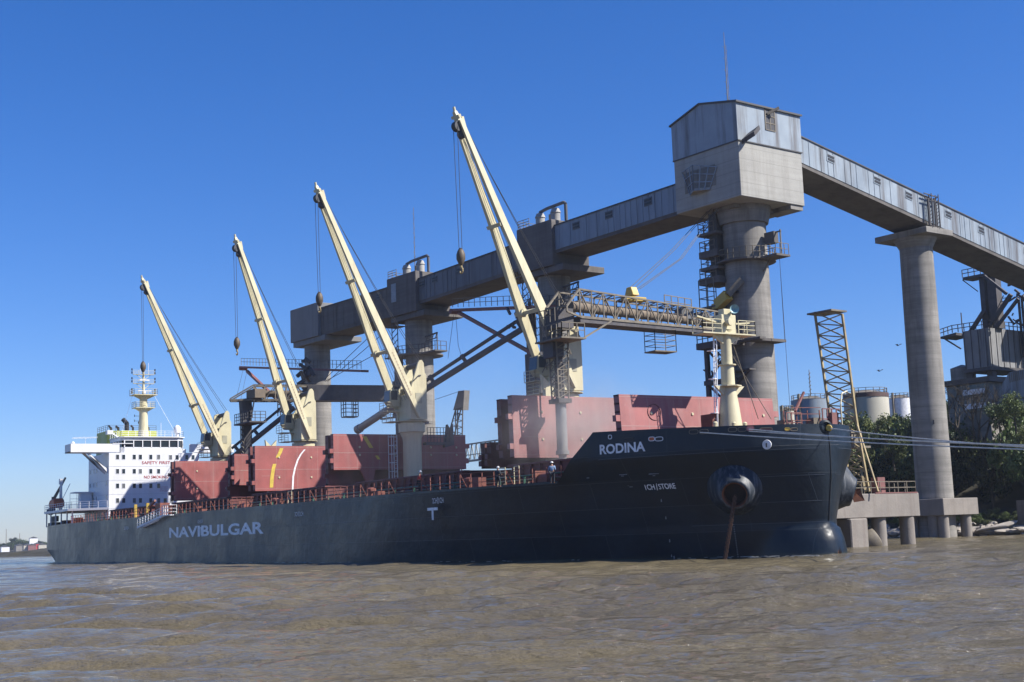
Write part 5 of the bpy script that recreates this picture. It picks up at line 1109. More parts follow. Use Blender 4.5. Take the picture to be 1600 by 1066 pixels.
# raised arms with folded double spouts (pillars 4 and 2)
def arm(name, label, pts, yy, tubes, ty, m1=M_redsteel):
    P = [W(*p, y=yy) for p in pts]
    t = thing(name, label, 'loading arm', tuple(P[1]), 0, 'raised loading arms with folded spouts')
    mb = MB(); mb.bar(P[0], P[1], 1.3, .36, w2=1.3, h2=.36); mb.tube(P[0]-Vector((0, .7, .2)), P[0]+Vector((0, .7, -.2)), .4, 12); mb.build('arm_beam', m1, t)
    mb = MB(); mb.bar(P[2], P[3], .5, .42); mb.build('arm_strut', m1, t)
    mb = MB(); mb.rail([P[0]+Vector((.6, -.6, .3)), P[1]+Vector((0, -.6, .3))], 1.25, 1.5, .035, 2); mb.build('railing', M_steel, t)
    mb = MB()
    for (a, b, r_, m_) in tubes: mb.tube(W(*a, y=ty[0]), W(*b, y=ty[1]), r_, 14)
    mb.build('folded_spout', M_steeldk, t, smooth=True, angle=50)
    mb = MB(); 
    a = W(*tubes[0][0], y=ty[0]); b = W(*tubes[0][1], y=ty[1]); a2 = W(*tubes[-1][0], y=ty[0]); b2 = W(*tubes[-1][1], y=ty[1])
    for k in (.08, .42, 1): c_ = (a.lerp(b, k)+a2.lerp(b2, k))/2; dd = (b-a).normalized(); mb.bar(c_-dd*.25, c_+dd*.25, .7, 1.6)
    for k in range(10): q_ = W(*tubes[0][1], y=ty[1])+Vector((random.uniform(-1.5, 1.5), random.uniform(-1, 1), random.uniform(-1.2, 1.5))); mb.bar(q_, q_+Vector((random.uniform(-1.4, 1.4), 0, random.uniform(-1.2, 1.2))), .28)
    mb.build('spout_bracket', M_steeldk, t)
    return t
y4 = j(px4, -3, 0)[1]; y2 = j(px2, -3, 0)[1]
t_ = arm('loading_arm', 'faded red raised arm with folded dark spout left of the leftmost pillar', [(380, 574), (570, 580), (386, 580), (452, 642)], y4, [((362, 701), (446, 632), .22, 0), ((364, 714), (460, 637), .4, 0)], (4, 12))
mb = MB()
for k in range(26): q_ = W(480+random.uniform(-10, 12), 590+random.uniform(-28, 28), y=14); mb.bar(q_, q_+Vector((random.uniform(-1, 1), random.uniform(-1, 1), random.uniform(-1.4, 1.4))), .5)
mb.build('arm_machinery', M_steeldk, t_)
t_ = arm('loading_arm', 'brown raised arm with crossing struts and folded double spout left of the nearest crane pillar', [(710, 485), (862, 479), (716, 488), (840, 557)], y2, [((664, 596), (806, 503), .24, 0), ((664, 609), (818, 513), .4, 0)], (10, 20))
mb = MB(); mb.tube(W(561, 670, y=7), W(622, 630, y=9), .5, 16); mb.tube(W(558, 672, y=6.9), W(563, 669, y=7.05), .6, 16); mb.build('spout_end', M_greypipe, t_, smooth=True, angle=40)
mb = MB(); mb.tube(W(605, 640, y=8.5), W(664, 600, y=10), .42, 14); mb.bar(W(595, 655, y=8), W(640, 650, y=9), .2); mb.build('folded_spout', M_steeldk, t_)
mb = MB(); mb.path([W(722, 560, y=12), W(716, 540, y=16), W(712, 492, y=18)], .03, 5); mb.path([W(700, 560, y=12), W(709, 492, y=18)], .03, 5); mb.build('stay_rope', M_wire, t_)
# ---------------------------------------------------------------- quay-side objects seen round the ship
ly = thing('lattice_mast', 'leaning yellow lattice mast standing on the mooring platform behind the bow', 'lattice mast', tuple(j(16.5, -4, 5)), TH)
def J3(px, py, y): p = J(px, py, y=y); return Vector((p.x, y, p.z))
mb = jb(MB())
tf, tb = -4.6, -2.6
def legs(pl, pr, ql, qr, n, w, cr=.08):
    for yy in (tf, tb):
        a0, a1 = J3(*pl, yy), J3(*ql, yy); b0, b1 = J3(*pr, yy), J3(*qr, yy)
        mb.bar(a0, a1, w); mb.bar(b0, b1, w)
        for k in range(n):
            t0, t1 = k/n, (k+1)/n; mb.bar(a0.lerp(a1, t0), b0.lerp(b1, t0), cr)
            mb.bar(a0.lerp(a1, t0), b0.lerp(b1, t1), cr); mb.bar(b0.lerp(b1, t0), a0.lerp(a1, t1), cr*.8)
            m0 = a0.lerp(b0, .5).lerp(a1.lerp(b1, .5), t0); 
    for k in range(n+1):
        t = k/n
        for pp, qq in ((pl, ql), (pr, qr)):
            f0 = J3(*pp, tf).lerp(J3(*qq, tf), t); k0 = J3(*pp, tb).lerp(J3(*qq, tb), t); mb.bar(f0, k0, cr)
            if k < n: k1 = J3(*qq, tf) if False else J3(*pp, tb).lerp(J3(*qq, tb), t+1/n); mb.bar(f0, k1, cr)
legs((1273, 488), (1316, 491), (1297, 652), (1338, 655), 9, .2, .12)
mb.build('mast_lattice', M_yellowold, ly)
mb = jb(MB()); legs((1297, 652), (1338, 655), (1322, 700), (1346, 702), 2, .2, .14); legs((1322, 700), (1346, 702), (1326, 762), (1358, 768), 4, .2, .13)
a = J3(1333, 670, tf-.2); b = J3(1370, 768, tf-.4); mb.bar(J3(1335, 650, tf), J3(1372, 768, tf-.4), .14); mb.bar(J3(1346, 735, tf), J3(1352, 768, tf-.8), .2); mb.build('mast_base', M_yellowold, ly)
mb = jb(MB()); p = J3(1294, 489, -3.6); mb.box((p.x-1.75, -4.8, p.z-.05), (p.x+1.4, -2.4, p.z+.12)); mb.build('mast_head', M_steel, ly)
mb = jb(MB()); p = J3(1336, 688, -3.6); mb.box((p.x-.9, -4.9, p.z-.8), (p.x+.9, -2.4, p.z-.6)); mb.box((p.x-.7, -4.6, p.z-.6), (p.x+.4, -3, p.z+.9)); mb.rail([(p.x-.9, -4.9, p.z-.6), (p.x+.9, -4.9, p.z-.6)], 1.2, .7, .04, 2); mb.build('winch_platform', M_steel, ly)

# dock derrick and the pale truss bridge seen between hatch covers
dk = thing('derrick', 'grey topped lattice derrick standing behind the open covers amidships', 'derrick', (105, 34, 0))
yy = 34.
mb = MB(); T0, T1 = W(714, 640, y=yy), W(724, 640, y=yy)
for (a, b) in (((712, 640), (698, 690)), ((720, 640), (707, 692)), ((715, 640), (715, 695)), ((723, 640), (722, 695)), ((712, 640), (712, 690))):
    P, Q = W(*a, y=yy), W(*b, y=yy); Q = P+(Q-P)*2.2; mb.bar(P, Q, .16)
for k in range(24):
    t = k/24*2.2
    for (a, b), (c, d) in ((((712, 640), (698, 690)), ((720, 640), (707, 692))), (((715, 640), (715, 695)), ((723, 640), (722, 695)))):
        P = W(*a, y=yy).lerp(W(*b, y=yy), t); Q = W(*c, y=yy).lerp(W(*d, y=yy), t+(.05 if k % 2 else -.05)); mb.bar(P, Q, .09)
mb.build('derrick_leg', M_steeldk, dk)
P = [W(*p, y=yy) for p in ((716, 611), (725.5, 610), (723.5, 641), (708, 641))]; MB().prism(P, (0, 1.0, 0)).build('derrick_head', M_conc, dk)
MB().tube(W(717, 612, y=yy), W(672, 627, y=yy), .04, 5).build('stay_rope', M_wire, dk)
tb_ = thing('truss_bridge', 'pale steel truss bridge seen through the gap left of the dusty red cover', 'truss bridge', tuple(W(745, 722, y=36)))
mb = MB(); 
for yy, m_ in ((36, 0), (38.5, 0)):
    a = W(700, 699, y=yy); b = W(800, 697.5, y=yy); b.z = a.z; lo = Vector((0, 0, 1.95)); lz = a.z-2.7
    mb.bar(a, b, .22); mb.bar((a.x, yy, lz), (b.x, yy, lz), .28); mb.bar((a.x, yy, lz+1.0), (b.x, yy, lz+1.0), .1); n = 14
    for k in range(n):
        x0 = lerp(a.x, b.x, k/n); x1 = lerp(a.x, b.x, (k+1)/n); xm = (x0+x1)/2; mb.bar((x0, yy, lz), (xm, yy, a.z), .16); mb.bar((xm, yy, a.z), (x1, yy, lz), .16)
mb.build('truss', weathered('pale_truss_paint', (.3, .36, .4), .6, .15, 1.), tb_)

# ---------------------------------------------------------------- bank: terrain, tanks, buildings, trees, rocks
def bank_h(Y, X):
    """height of the ground in the jetty frame, Y inland"""
    t = min(1, max(0, (Y-46)/36)); s = t*t*(3-2*t)
    hgt = 15.5
    if X < -42: hgt = max(3, 15.5-(-42-X)*.35)
    return -1.6+ (min(1, max(0, (Y-33)/9)))*3.2 + s*hgt
xs = np.linspace(-420, 340, 150); ysb = np.concatenate([np.linspace(33, 90, 40), np.linspace(94, 1200, 30)])
rows = []
rg = random.Random(3)
for y in ysb: rows.append([Vector((x, y+(2.2*math.sin(x*.13)+1.3*math.sin(x*.41+1) if y < 90 else 0), bank_h(y, x)+rg.uniform(-.12, .12))) for x in xs])
M_earth = weathered('bank_earth', (.05, .045, .028), .95, .4, .2, spots=(.05, .08, .02), spot_amt=.7, bump=.5)
o = jb(MB()).grid(rows).build('river_bank', M_earth); tag(o, 'dark earth slope of the wooded river bank', 'river bank', kind='structure')

def tank(name, pxl, pxr, pyt, yd, m, label, rim=None, rimh=.7):
    a, b = J(pxl, pyt, y=yd), J(pxr, pyt, y=yd); r = (b.x-a.x)/2*.8; c = (a+b)/2
    t = jthing(name, label, 'tank', c.x, yd, 8)
    cc = Vector((c.x, yd, 0))
    jb(MB()).lathe(cc, [(r, 5), (r, c.z)], 40).build('tank_wall', m, t, smooth=True, angle=50)
    jb(MB()).lathe(cc, [(r+.03, c.z-.02), (r*.5, c.z+.5), (.2, c.z+.8)], 40).build('tank_roof', M_steel, t, smooth=True, angle=30)
    if rim: jb(MB()).lathe(cc, [(r+.02, c.z-rimh), (r+.06, c.z-rimh), (r+.06, c.z+.05), (r, c.z+.06)], 40).build('rim_band', rim, t, smooth=True, angle=50)
    mb = jb(MB()); mb.rail([cc+Vector((r*.95*math.cos(u), r*.95*math.sin(u), c.z)) for u in [R(-170+k*20) for k in range(18)]], .9, 2.5, .04, 2)
    mb.bar(cc+Vector((r*.2, -r-.2, 5)), cc+Vector((r*.2, -r-.2, c.z+1)), .3); mb.build('tank_railing', M_steel, t)
M_tankc = weathered('cream_tank_paint', (.55, .52, .43), .6, .06, .3, (.35, .25, .2), .35, .5); M_tankb = weathered('blue_grey_tank_paint', (.26, .32, .38), .6, .1, .3, (.2, .16, .14), .4, .6)
brown = plain('brown_rim_paint', (.11, .06, .05), .6)
tank('storage_tank', 1237, 1293, 625.5, 85, M_tankb, 'blue grey storage tank behind the forecastle railing')
tank('storage_tank', 1318, 1388, 616.5, 80, M_tankc, 'cream storage tank with a dark brown rim behind the lattice mast', brown)
tank('storage_tank', 1385, 1426, 623.5, 95, M_letterw, 'small white storage tank between the cream tank and the free standing pillar')
tank('storage_tank', 1219, 1240, 643, 70, M_tankc, 'low cream storage tank at the right of the thick pillar')
mt = jthing('radio_mast', 'thin radio mast rising above the blue grey tank', 'radio mast', J(1263, 600, y=95).x, 95, 8); a = J(1264, 578, y=95); mb = jb(MB()); mb.bar((a.x, 95, 8), (a.x, 95, a.z), .3, w2=.1, h2=.1)
for k in range(16): z = a.z-1-k*.8; mb.bar((a.x-.3, 95, z), (a.x+.3, 95, z+.4), .08)
mb.build('mast_pole', M_steel, mt)

# hopper tower at the right edge
ht = jthing('hopper_tower', 'dark riveted hopper tower with stairs and chutes under the right end of the gallery', 'hopper tower', -14, 72, 8)
yb = 62.
def JP(px, py, y): p = J(px, py, y=y); return Vector((p.x, y, p.z))
c0 = JP(1544, 512, yb); c1 = JP(1516, 522, yb+2); zb_ = JP(1546, 573, yb).z
# box with a corner towards the river
cx = c0.x; wv = 9.5
mb = jb(MB()); mb.box((cx-4.3, yb, zb_), (cx, yb+wv, c0.z)); mb.build('hopper_wall', weathered('streaked_hopper_steel', (.27, .27, .27), .7, .15, .4, (.04, .035, .03), .8, 1.0), ht)
mb = jb(MB())
for k in range(7): mb.box((cx-.02, yb+.3+k*1.45, zb_), (cx+.08, yb+.38+k*1.45, c0.z))
for k in range(4): mb.box((cx-4.2+k*1.2, yb-.08, zb_), (cx-4.1+k*1.2, yb+.02, c0.z))
mb.box((cx-4.5, yb-.2, zb_-.5), (cx+.2, yb+wv, zb_)); mb.build('hopper_rib', M_steeldk, ht)
mb = jb(MB()); mb.prism([(cx-6.2, yb+1, c0.z-.2), (cx-9.0, yb+1, c0.z-.4), (cx-9.0, yb+1, c0.z-.1), (cx-6.2, yb+1, c0.z+.2)], (0, 4, 0)); mb.bar((cx-8.8, yb+2, c0.z-.4), (cx-6.2, yb+2, c0.z-2.2), .2); mb.box((cx-2.2, yb+2, c0.z), (cx-1.4, yb+3, c0.z+8.4)); mb.box((cx-.9, yb+2, c0.z), (cx+.5, yb+3.4, c0.z+8.2))
mb.box((cx-4.6, yb+1.5, c0.z+7.9), (cx+.8, yb+4, c0.z+8.3)); mb.box((cx+1.5, yb+9, c0.z+4.6), (cx+8, yb+13, c0.z+7.0)); mb.bar((cx-4, yb+1.5, c0.z), (cx-1.4, yb+1.5, c0.z+2.8), .5)
mb.bar((cx-.6, yb+1, c0.z+.1), (cx+3.5, yb+1, c0.z+4.4), .5); mb.bar((cx+.8, yb+1, c0.z+.1), (cx+4.6, yb+1, c0.z+3.6), .4); mb.bar((cx-.6, yb+1, c0.z+7.8), (cx+2.8, yb+1, c0.z+4.6), .4); mb.box((cx+.4, yb+9.2, c0.z-6), (cx+2, yb+11, c0.z+1)); 
for x in (cx+.4, cx+.9, cx+1.5): mb.bar((x, yb+8.8+x*.1, c0.z-4), (x, yb+8.8+x*.1, c0.z+5), .28)
mb.build('chute_tower', M_steeldk, ht)
mb = jb(MB()); mb.rail([(cx-9, yb+1, c0.z-.1), (cx-6.2, yb+.2, c0.z+.1), (cx, yb, c0.z), (cx, yb+wv, c0.z)], 1.1, 1.1, .05, 2); mb.rail([(cx-4.6, yb+1.5, c0.z+8.3), (cx-.5, yb+1.5, c0.z+8.3)], 1.1, 1, .05, 2); mb.bar((cx-4.6, yb+1.5, c0.z+7.9), (cx-2.2, yb+1.5, c0.z+5.8), .12); mb.bar((cx-5.0, yb+1, c0.z), (cx-5.0, yb+1, c0.z+3), .12)
for k in range(9): mb.bar((cx-.1+k*.3, yb+.8, c0.z+.4+k*.45), (cx+.6+k*.3, yb+.8, c0.z+.4+k*.45), .1)
mb.bar((cx-.3, yb+.8, c0.z+.3), (cx+2.4, yb+.8, c0.z+4.4), .1); mb.bar((cx+.6, yb+.8, c0.z+.3), (cx+3.2, yb+.8, c0.z+4.4), .1)
for k in range(34): q_ = Vector((cx+random.uniform(-.5, 2.5), yb+random.uniform(5, 12), c0.z+random.uniform(.2, 8))); mb.bar(q_, q_+Vector((random.uniform(-1.2, 1.2), 0, random.uniform(-1.2, 1.2))), random.uniform(.1, .35))
mb.build('tower_stair', M_steeldk, ht)
mb = jb(MB()); mb.box((cx-5, yb+1, 10), (cx-4, yb+2, zb_)); mb.box((cx-1.5, yb+1, 10), (cx-.5, yb+2, zb_)); mb.box((cx-1, yb+7, 10), (cx, yb+9, zb_-.8)); mb.build('tower_leg', M_steeldk, ht)

# office building among the trees and a shed roof
ob = jthing('office_building', 'flat roofed two storey building with balconies half hidden by trees', 'building', -16, 60, 10)
yb = 58.; a = J(1478, 592, y=yb); b = J(1543, 592, y=yb); z_ = lambda py: J(1500, py, y=yb).z
mb = jb(MB()); mb.box((a.x, yb, 12), (b.x, yb+9, z_(598))); mb.build('building_wall', M_conc, ob)
mb = jb(MB()); mb.box((a.x-.6, yb-.8, z_(602)), (b.x+.8, yb+9.5, z_(594))); mb.build('flat_roof', M_concdark, ob)
gx0, gx1 = J(1476, 610, y=yb-.1).x, J(1487, 610, y=yb-.1).x
for py0_, py1_ in ((604, 622), (628, 645)):
    MB_ = jb(MB()).box((a.x+.1, yb-.06, z_(py1_)), (a.x+3.2, yb-.0, z_(py0_))).build('window', M_cabglass, ob)
    jb(MB()).box((a.x+3.5, yb-.06, z_(py1_)), (b.x-.3, yb-.0, z_(py0_))).build('window', M_glass, ob)
for py in (612, 634):
    jb(MB()).box((a.x+3.3, yb-1.0, z_(py+8)), (b.x, yb-.85, z_(py))).build('balcony', M_letterw, ob)
c_ = J(1504, 586, y=yb+6); jb(MB()).lathe((c_.x, yb+6, 0), [(1.7, z_(600)), (1.7, c_.z+1.0), (.2, c_.z+1.5)], 24).build('water_tank', M_conc, ob, smooth=True, angle=40)
sh = jthing('shed', 'grey shed with a corrugated sloping roof at the right edge above the trees', 'shed', -12, 54, 10)
y_ = 54.; P = [J(1566, 600, y=y_), J(1577, 582, y=y_), J(1600, 577, y=y_), J(1640, 577, y=y_), J(1640, 620, y=y_), J(1566, 620, y=y_)]
jb(MB()).prism([(p.x, y_, p.z) for p in P], (0, 4, 0)).build('shed_wall', M_clad, sh)
mb = jb(MB()); a = J(1577, 583, y=y_); b = J(1600, 577, y=y_)
for k in range(9): p = a.lerp(b, k/8); mb.box((p.x, y_-.06, p.z-1.3), (p.x+.07, y_, p.z))
mb.build('wall_rib', M_steel, sh)
wl = jthing('retaining_wall', 'small grey concrete wall in the shade of the trees at the right edge', 'wall', 14, 39, 0); a = J(1589, 782, y=38.5)
jb(MB()).box((a.x, 38.3, .5), (a.x+6, 39.5, a.z)).build('wall_block', M_concdark, wl)

# leaves: clumps of small faces spread through the crown volume
def leaf_mat(name, c0, c1):
    m, nt, b = mat(name); g = N(nt, 'ShaderNodeNewGeometry'); oi = N(nt, 'ShaderNodeObjectInfo')
    r = ramp(nt, g.outputs['Random Per Island'], 0, 1, (*c0, 1), (*c1, 1))
    n1 = N(nt, 'ShaderNodeTexNoise', i_Scale=.7, i_Detail=3.); nt.links.new(g.outputs['Position'], n1.inputs['Vector'])
    h = N(nt, 'ShaderNodeHueSaturation'); h.inputs['Saturation'].default_value = .95
    mr = N(nt, 'ShaderNodeMapRange'); mr.inputs[1].default_value = .3; mr.inputs[2].default_value = .7; mr.inputs[3].default_value = .65; mr.inputs[4].default_value = 1.3; nt.links.new(n1.outputs[0], mr.inputs[0])
    hue = N(nt, 'ShaderNodeMapRange'); hue.inputs[3].default_value = .475; hue.inputs[4].default_value = .52; nt.links.new(oi.outputs['Random'], hue.inputs[0]); nt.links.new(hue.outputs[0], h.inputs['Hue'])
    nt.links.new(mr.outputs[0], h.inputs['Value']); nt.links.new(r.outputs[0], h.inputs['Color']); nt.links.new(h.outputs[0], b.inputs['Base Color'])
    b.inputs['Roughness'].default_value = .55; b.inputs['Specular IOR Level'].default_value = .3
    tr = N(nt, 'ShaderNodeBsdfTranslucent'); nt.links.new(h.outputs[0], tr.inputs[0]); mx_ = N(nt, 'ShaderNodeMixShader', i_0=.15)
    nt.links.new(b.outputs[0], mx_.inputs[1]); nt.links.new(tr.outputs[0], mx_.inputs[2]); nt.links.new(mx_.outputs[0], nt.nodes['Material Output'].inputs[0]); return m
M_leafd = leaf_mat('shade_dark_leaves', (.010, .020, .008), (.030, .047, .015)); M_leafm = leaf_mat('mid_leaves', (.03, .055, .014), (.085, .115, .032)); M_leafy = leaf_mat('yellow_green_leaves', (.06, .095, .02), (.14, .17, .045))  # shade is put into the dark leaves, sunlight into the lighter ones
M_bark = weathered('bark', (.07, .055, .04), .9, .3, 2.)
def crown_mesh(name, seed, nblob, nleaf, size, m, sq=(1, 1, .8)):
    r_ = np.random.RandomState(seed); V = []; F = []
    cs = []
    for i in range(nblob):
        v = r_.normal(size=3); v /= np.linalg.norm(v); v *= r_.uniform(.25, .82); v[2] = v[2]*sq[2]; cs.append((v*[sq[0], sq[1], 1], r_.uniform(.2, .4)))
    for k in range(nleaf):
        c, rad = cs[r_.randint(nblob)]
        v = r_.normal(size=3); v /= np.linalg.norm(v); p = c+v*rad*r_.uniform(.55, 1.08)*[1, 1, .85]
        n = v+r_.normal(size=3)*.7; n /= np.linalg.norm(n); a = np.cross(n, r_.normal(size=3)); a /= np.linalg.norm(a); b = np.cross(n, a); s = size*r_.uniform(.5, 1.3)
        i = len(V); V += [tuple(p-a*s), tuple(p+b*s*.55), tuple(p+a*s), tuple(p-b*s*.55)]; F.append((i, i+1, i+2, i+3))
    me = bpy.data.meshes.new(name); me.from_pydata(V, [], F); me.materials.append(m); return me
crowns = [crown_mesh('crown', s, nb, 3400, .055, m) for s, nb, m in ((1, 16, M_leafd), (2, 20, M_leafd), (3, 15, M_leafm), (4, 22, M_leafm), (5, 18, M_leafy), (6, 26, M_leafd))]
def trunk_mesh(seed):
    r_ = random.Random(seed); mb = MB(); mb.tube((0, 0, -1.2), (.03, .02, -.25), .05, 8, .035)
    for k in range(7):
        a = Vector((.03, .02, -.5+k*.08)); t = r_.uniform(0, 6.28); b = a+Vector((math.cos(t)*r_.uniform(.3, .5), math.sin(t)*.4, r_.uniform(.3, .6))); mb.tube(a, b, .028, 6, .01)
        for q in range(2): mb.tube(a.lerp(b, .6), b+Vector((r_.uniform(-.3, .3), r_.uniform(-.3, .3), r_.uniform(.0, .3))), .012, 5, .004)
    me = bpy.data.meshes.new('trunk'); me.from_pydata(mb.v, [], mb.f); me.materials.append(M_bark); return me
trunks = [trunk_mesh(s) for s in (1, 2, 3)]
rt = random.Random(11); ntree = 0
def tree(x, y, z, r, v, label, h=1.0, group='trees on the river bank', name='tree', cat='tree'):
    root = thing(name, label, cat, tuple(j(x, y, z-r*h*.95)), rt.uniform(0, 6.28), group)
    c = bpy.data.objects.new('crown', crowns[v]); C.objects.link(c); c.parent = root; c.scale = (r, r, r*h); c.location = (0, 0, r*h*.95)
    t = bpy.data.objects.new('trunk', trunks[v % 3]); C.objects.link(t); t.parent = root; t.scale = (r, r, r*h); t.location = (0, 0, r*h*.95)
    return root
lab = {0: 'dense dark green tree in the shaded wood of the river bank', 1: 'dark bushy tree in the shaded wood of the river bank', 5: 'very dense dark tree in the shaded wood of the river bank', 2: 'mid green tree in the wood of the river bank', 3: 'rounded mid green tree in the wood of the river bank', 4: 'yellow green tree standing out in the wood of the river bank'}
grid = []
Y = 50
while Y < 84:
    X = -78
    while X < 34:
        grid.append((X+rt.uniform(-1.5, 1.5), Y+rt.uniform(-1.5, 1.5))); X += 5.2
    Y += 6.0
for X, Y in grid:
    # keep the view of tanks and buildings: crowns stay under the tree line seen in the photo
    if -7 < X < 3 and Y < 50 and False: continue
    r = rt.uniform(2.9, 4.4); hh = 1.0
    if Y < 66: r *= 1.12; hh = 1.55
    z = bank_h(Y, X)+r*hh*.9+1.0
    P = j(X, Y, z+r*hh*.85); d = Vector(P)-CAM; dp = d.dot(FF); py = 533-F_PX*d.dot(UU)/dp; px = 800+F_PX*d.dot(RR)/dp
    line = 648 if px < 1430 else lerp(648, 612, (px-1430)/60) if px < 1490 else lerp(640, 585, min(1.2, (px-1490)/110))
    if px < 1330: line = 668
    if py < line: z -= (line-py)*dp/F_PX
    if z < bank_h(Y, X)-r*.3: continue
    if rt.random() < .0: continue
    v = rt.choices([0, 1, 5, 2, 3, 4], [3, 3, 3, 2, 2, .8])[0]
    if py < line+25: v = rt.choice([2, 3, 4, 3])  # top crowns get lighter leaves as painted sunlight
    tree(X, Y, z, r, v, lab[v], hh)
# brighter branches reaching out at the right edge, shrubs by the water
for px, py, yy, r, v in ((1585, 640, 46, 2.6, 4), (1600, 690, 42, 2.2, 4), (1560, 648, 48, 2.5, 3), (1395, 700, 41, 2.6, 2)):
    p = J(px, py, y=yy); tree(p.x, yy, p.z, r, v, 'light green leafy branch clump hanging out over the slope near the right edge' if px > 1500 else 'pale green tree left of the free standing pillar', group='light green trees at the edge of the wood')
for k in range(60):
    X = -18+k*.9+rt.uniform(-.6, .6); Y = 39.6+rt.uniform(-.5, 5); r = rt.uniform(.8, 1.5)
    tree(X, Y, bank_h(Y, X)+r*.55+.15, r, rt.choice([3, 4, 4, 2]), 'low bright green shrub along the rocky shore', .75, 'shrubs along the rocky shore', 'shrub', 'shrub')
# bare tree in front of the building
bt = jthing('bare_tree', 'leafless tree with fine brown twigs in front of the flat roofed building', 'tree', J(1525, 640, y=50).x, 50, 10)
mb = jb(MB()); rb = random.Random(5)
def grow(p, d, L, r, n):
    q = p+d*L; mb.tube(p, q, r, 5, r*.7, cap=False)
    if n == 0: return
    for k in range(3 if n > 1 else 4):
        nd = (d+Vector((rb.uniform(-.8, .8), rb.uniform(-.6, .6), rb.uniform(-.25, .55)))).normalized(); grow(p.lerp(q, rb.uniform(.6, 1)), nd, L*rb.uniform(.6, .85), r*.6, n-1)
b0 = J(1520, 660, y=50)
for s in (-.5, 0, .5, .2): grow(Vector((b0.x+s*3, 50, b0.z-3)), Vector((s*.8, 0, 1)).normalized(), 3.2, .16, 4)
mb.build('branches', M_bark, bt)
# rocks and broken slabs along the water line
rocks = []
M_rock = weathered('shore_rock', (.42, .375, .32), .9, .25, 1., (.2, .15, .1), .4, 1., bump=.5)
for s in range(6):
    bm = bmesh.new(); bmesh.ops.create_icosphere(bm, subdivisions=2, radius=1); r_ = random.Random(s)
    ax = [Vector((r_.uniform(-1, 1), r_.uniform(-1, 1), r_.uniform(-1, 1))).normalized() for _ in range(9)]
    for v in bm.verts:
        for a in ax:
            dd = v.co.dot(a)
            if dd > .62: v.co -= a*(dd-.62)
    me = bpy.data.meshes.new('rock'); bm.to_mesh(me); bm.free(); me.materials.append(M_rock); rocks.append(me)
def rock(X, Y, z, s, sc_, label, nm='rock'):
    o = bpy.data.objects.new(nm, rocks[s]); C.objects.link(o); o.location = j(X, Y, z); o.scale = sc_; o.rotation_euler = (rt.uniform(-.2, .2), rt.uniform(-.2, .2), rt.uniform(0, 6)); tag(o, label, 'rock', 'rocks along the shore')
for k in range(190):
    X = -17+50*rt.random(); t = rt.random(); Y = 35.2+4.2*t; s = rt.uniform(.2, .75)
    rock(X, Y, .1+t*1.5+rt.uniform(-.1, .1), rt.randrange(6), (s*1.3, s, s*.7), 'grey brown rock lying in the rubble along the shore')
for px, py, w_, l_ in ((1530, 832, 2.6, .45), (1552, 830, 2.2, .5), (1572, 838, 1.6, .5), (1590, 836, 1.8, .4), (1518, 840, 1.6, .5), (1600, 828, 2.2, .4), (1560, 822, 3, .35)):
    p = J(px, py, y=35.5); rock(p.x, 35.8, max(.5, p.z), rt.randrange(6), (w_, 1.1, l_), 'large flat broken concrete slab in the shore rubble', 'concrete_slab')
o = jb(MB()).grid([[Vector((x, 36.0+.5*math.sin(x), .15)), Vector((x, 38.2, 1.25))] for x in np.linspace(-80, 90, 170)]).build('shore_strip', M_rock); tag(o, 'stony shore strip under the wood', 'shore', kind='structure')

# birds
for px, py, l in ((1403, 540, 'small dark bird gliding left of the free standing pillar, the higher one'), (1374, 580, 'small dark bird over the cream tank, the lower one')):
    p = W(px, py, y=25); t = thing('bird', l, 'bird', tuple(p)); mb = MB(); c_ = p
    mb.T = Matrix.Translation(c_) @ Matrix.Scale(.55, 4) @ Matrix.Translation(-c_); mb.lathe(c_, [(.01, -.3), (.07, -.12), (.08, .08), (.02, .25)], 8, (1, .3, 0)); mb.add([c_, c_+Vector((.35, -.35, .22)), c_+Vector((.12, -.85, .1)), c_+Vector((-.12, -.3, .1)), c_+Vector((.35, .35, .3)), c_+Vector((.1, .9, .25)), c_+Vector((-.12, .3, .1))], [(0, 1, 2, 3), (0, 4, 5, 6)])
    mb.build('bird_body', M_black, t)

# ---------------------------------------------------------------- far bank at the left
def at_range(px, py, rng): d = ray(px, py); return CAM+d*(rng/math.hypot(d.x, d.y))
def shore_pt(px, rng, z): d = ray(px, 850); k = rng/math.hypot(d.x, d.y); return Vector((CAM.x+d.x*k, CAM.y+d.y*k, z))
rows = [[], [], [], []]
for k in range(80):
    px = -400+k*12; h_ = 4.5+3.5*math.sin(k*.5)+2*math.sin(k*1.7)
    for i, (rg_, z) in enumerate(((1500, -.5), (1520, 1.2), (1600, max(3, h_)), (1900, max(4, h_+2)))): rows[i].append(shore_pt(px, rg_, z))
o = MB().grid(rows).build('far_bank', M_earth); tag(o, 'low hazy far bank of the river at the left', 'far bank', kind='structure')
fr_ = random.Random(9)
for k in range(46):
    px = -60+k*5+fr_.uniform(-2, 2); p = shore_pt(px, 1530+fr_.uniform(0, 50), 0); r = fr_.uniform(4.5, 8)
    if 24 < px < 48: r *= 1.35
    root = thing('tree', 'hazy rounded tree on the far bank of the river', 'tree', (p.x, p.y, 0), fr_.uniform(0, 6), 'trees on the far bank'); c = bpy.data.objects.new('crown', crowns[k % 4]); C.objects.link(c); c.parent = root; c.scale = (r, r, r*.8); c.location = (0, 0, r*.75+1)
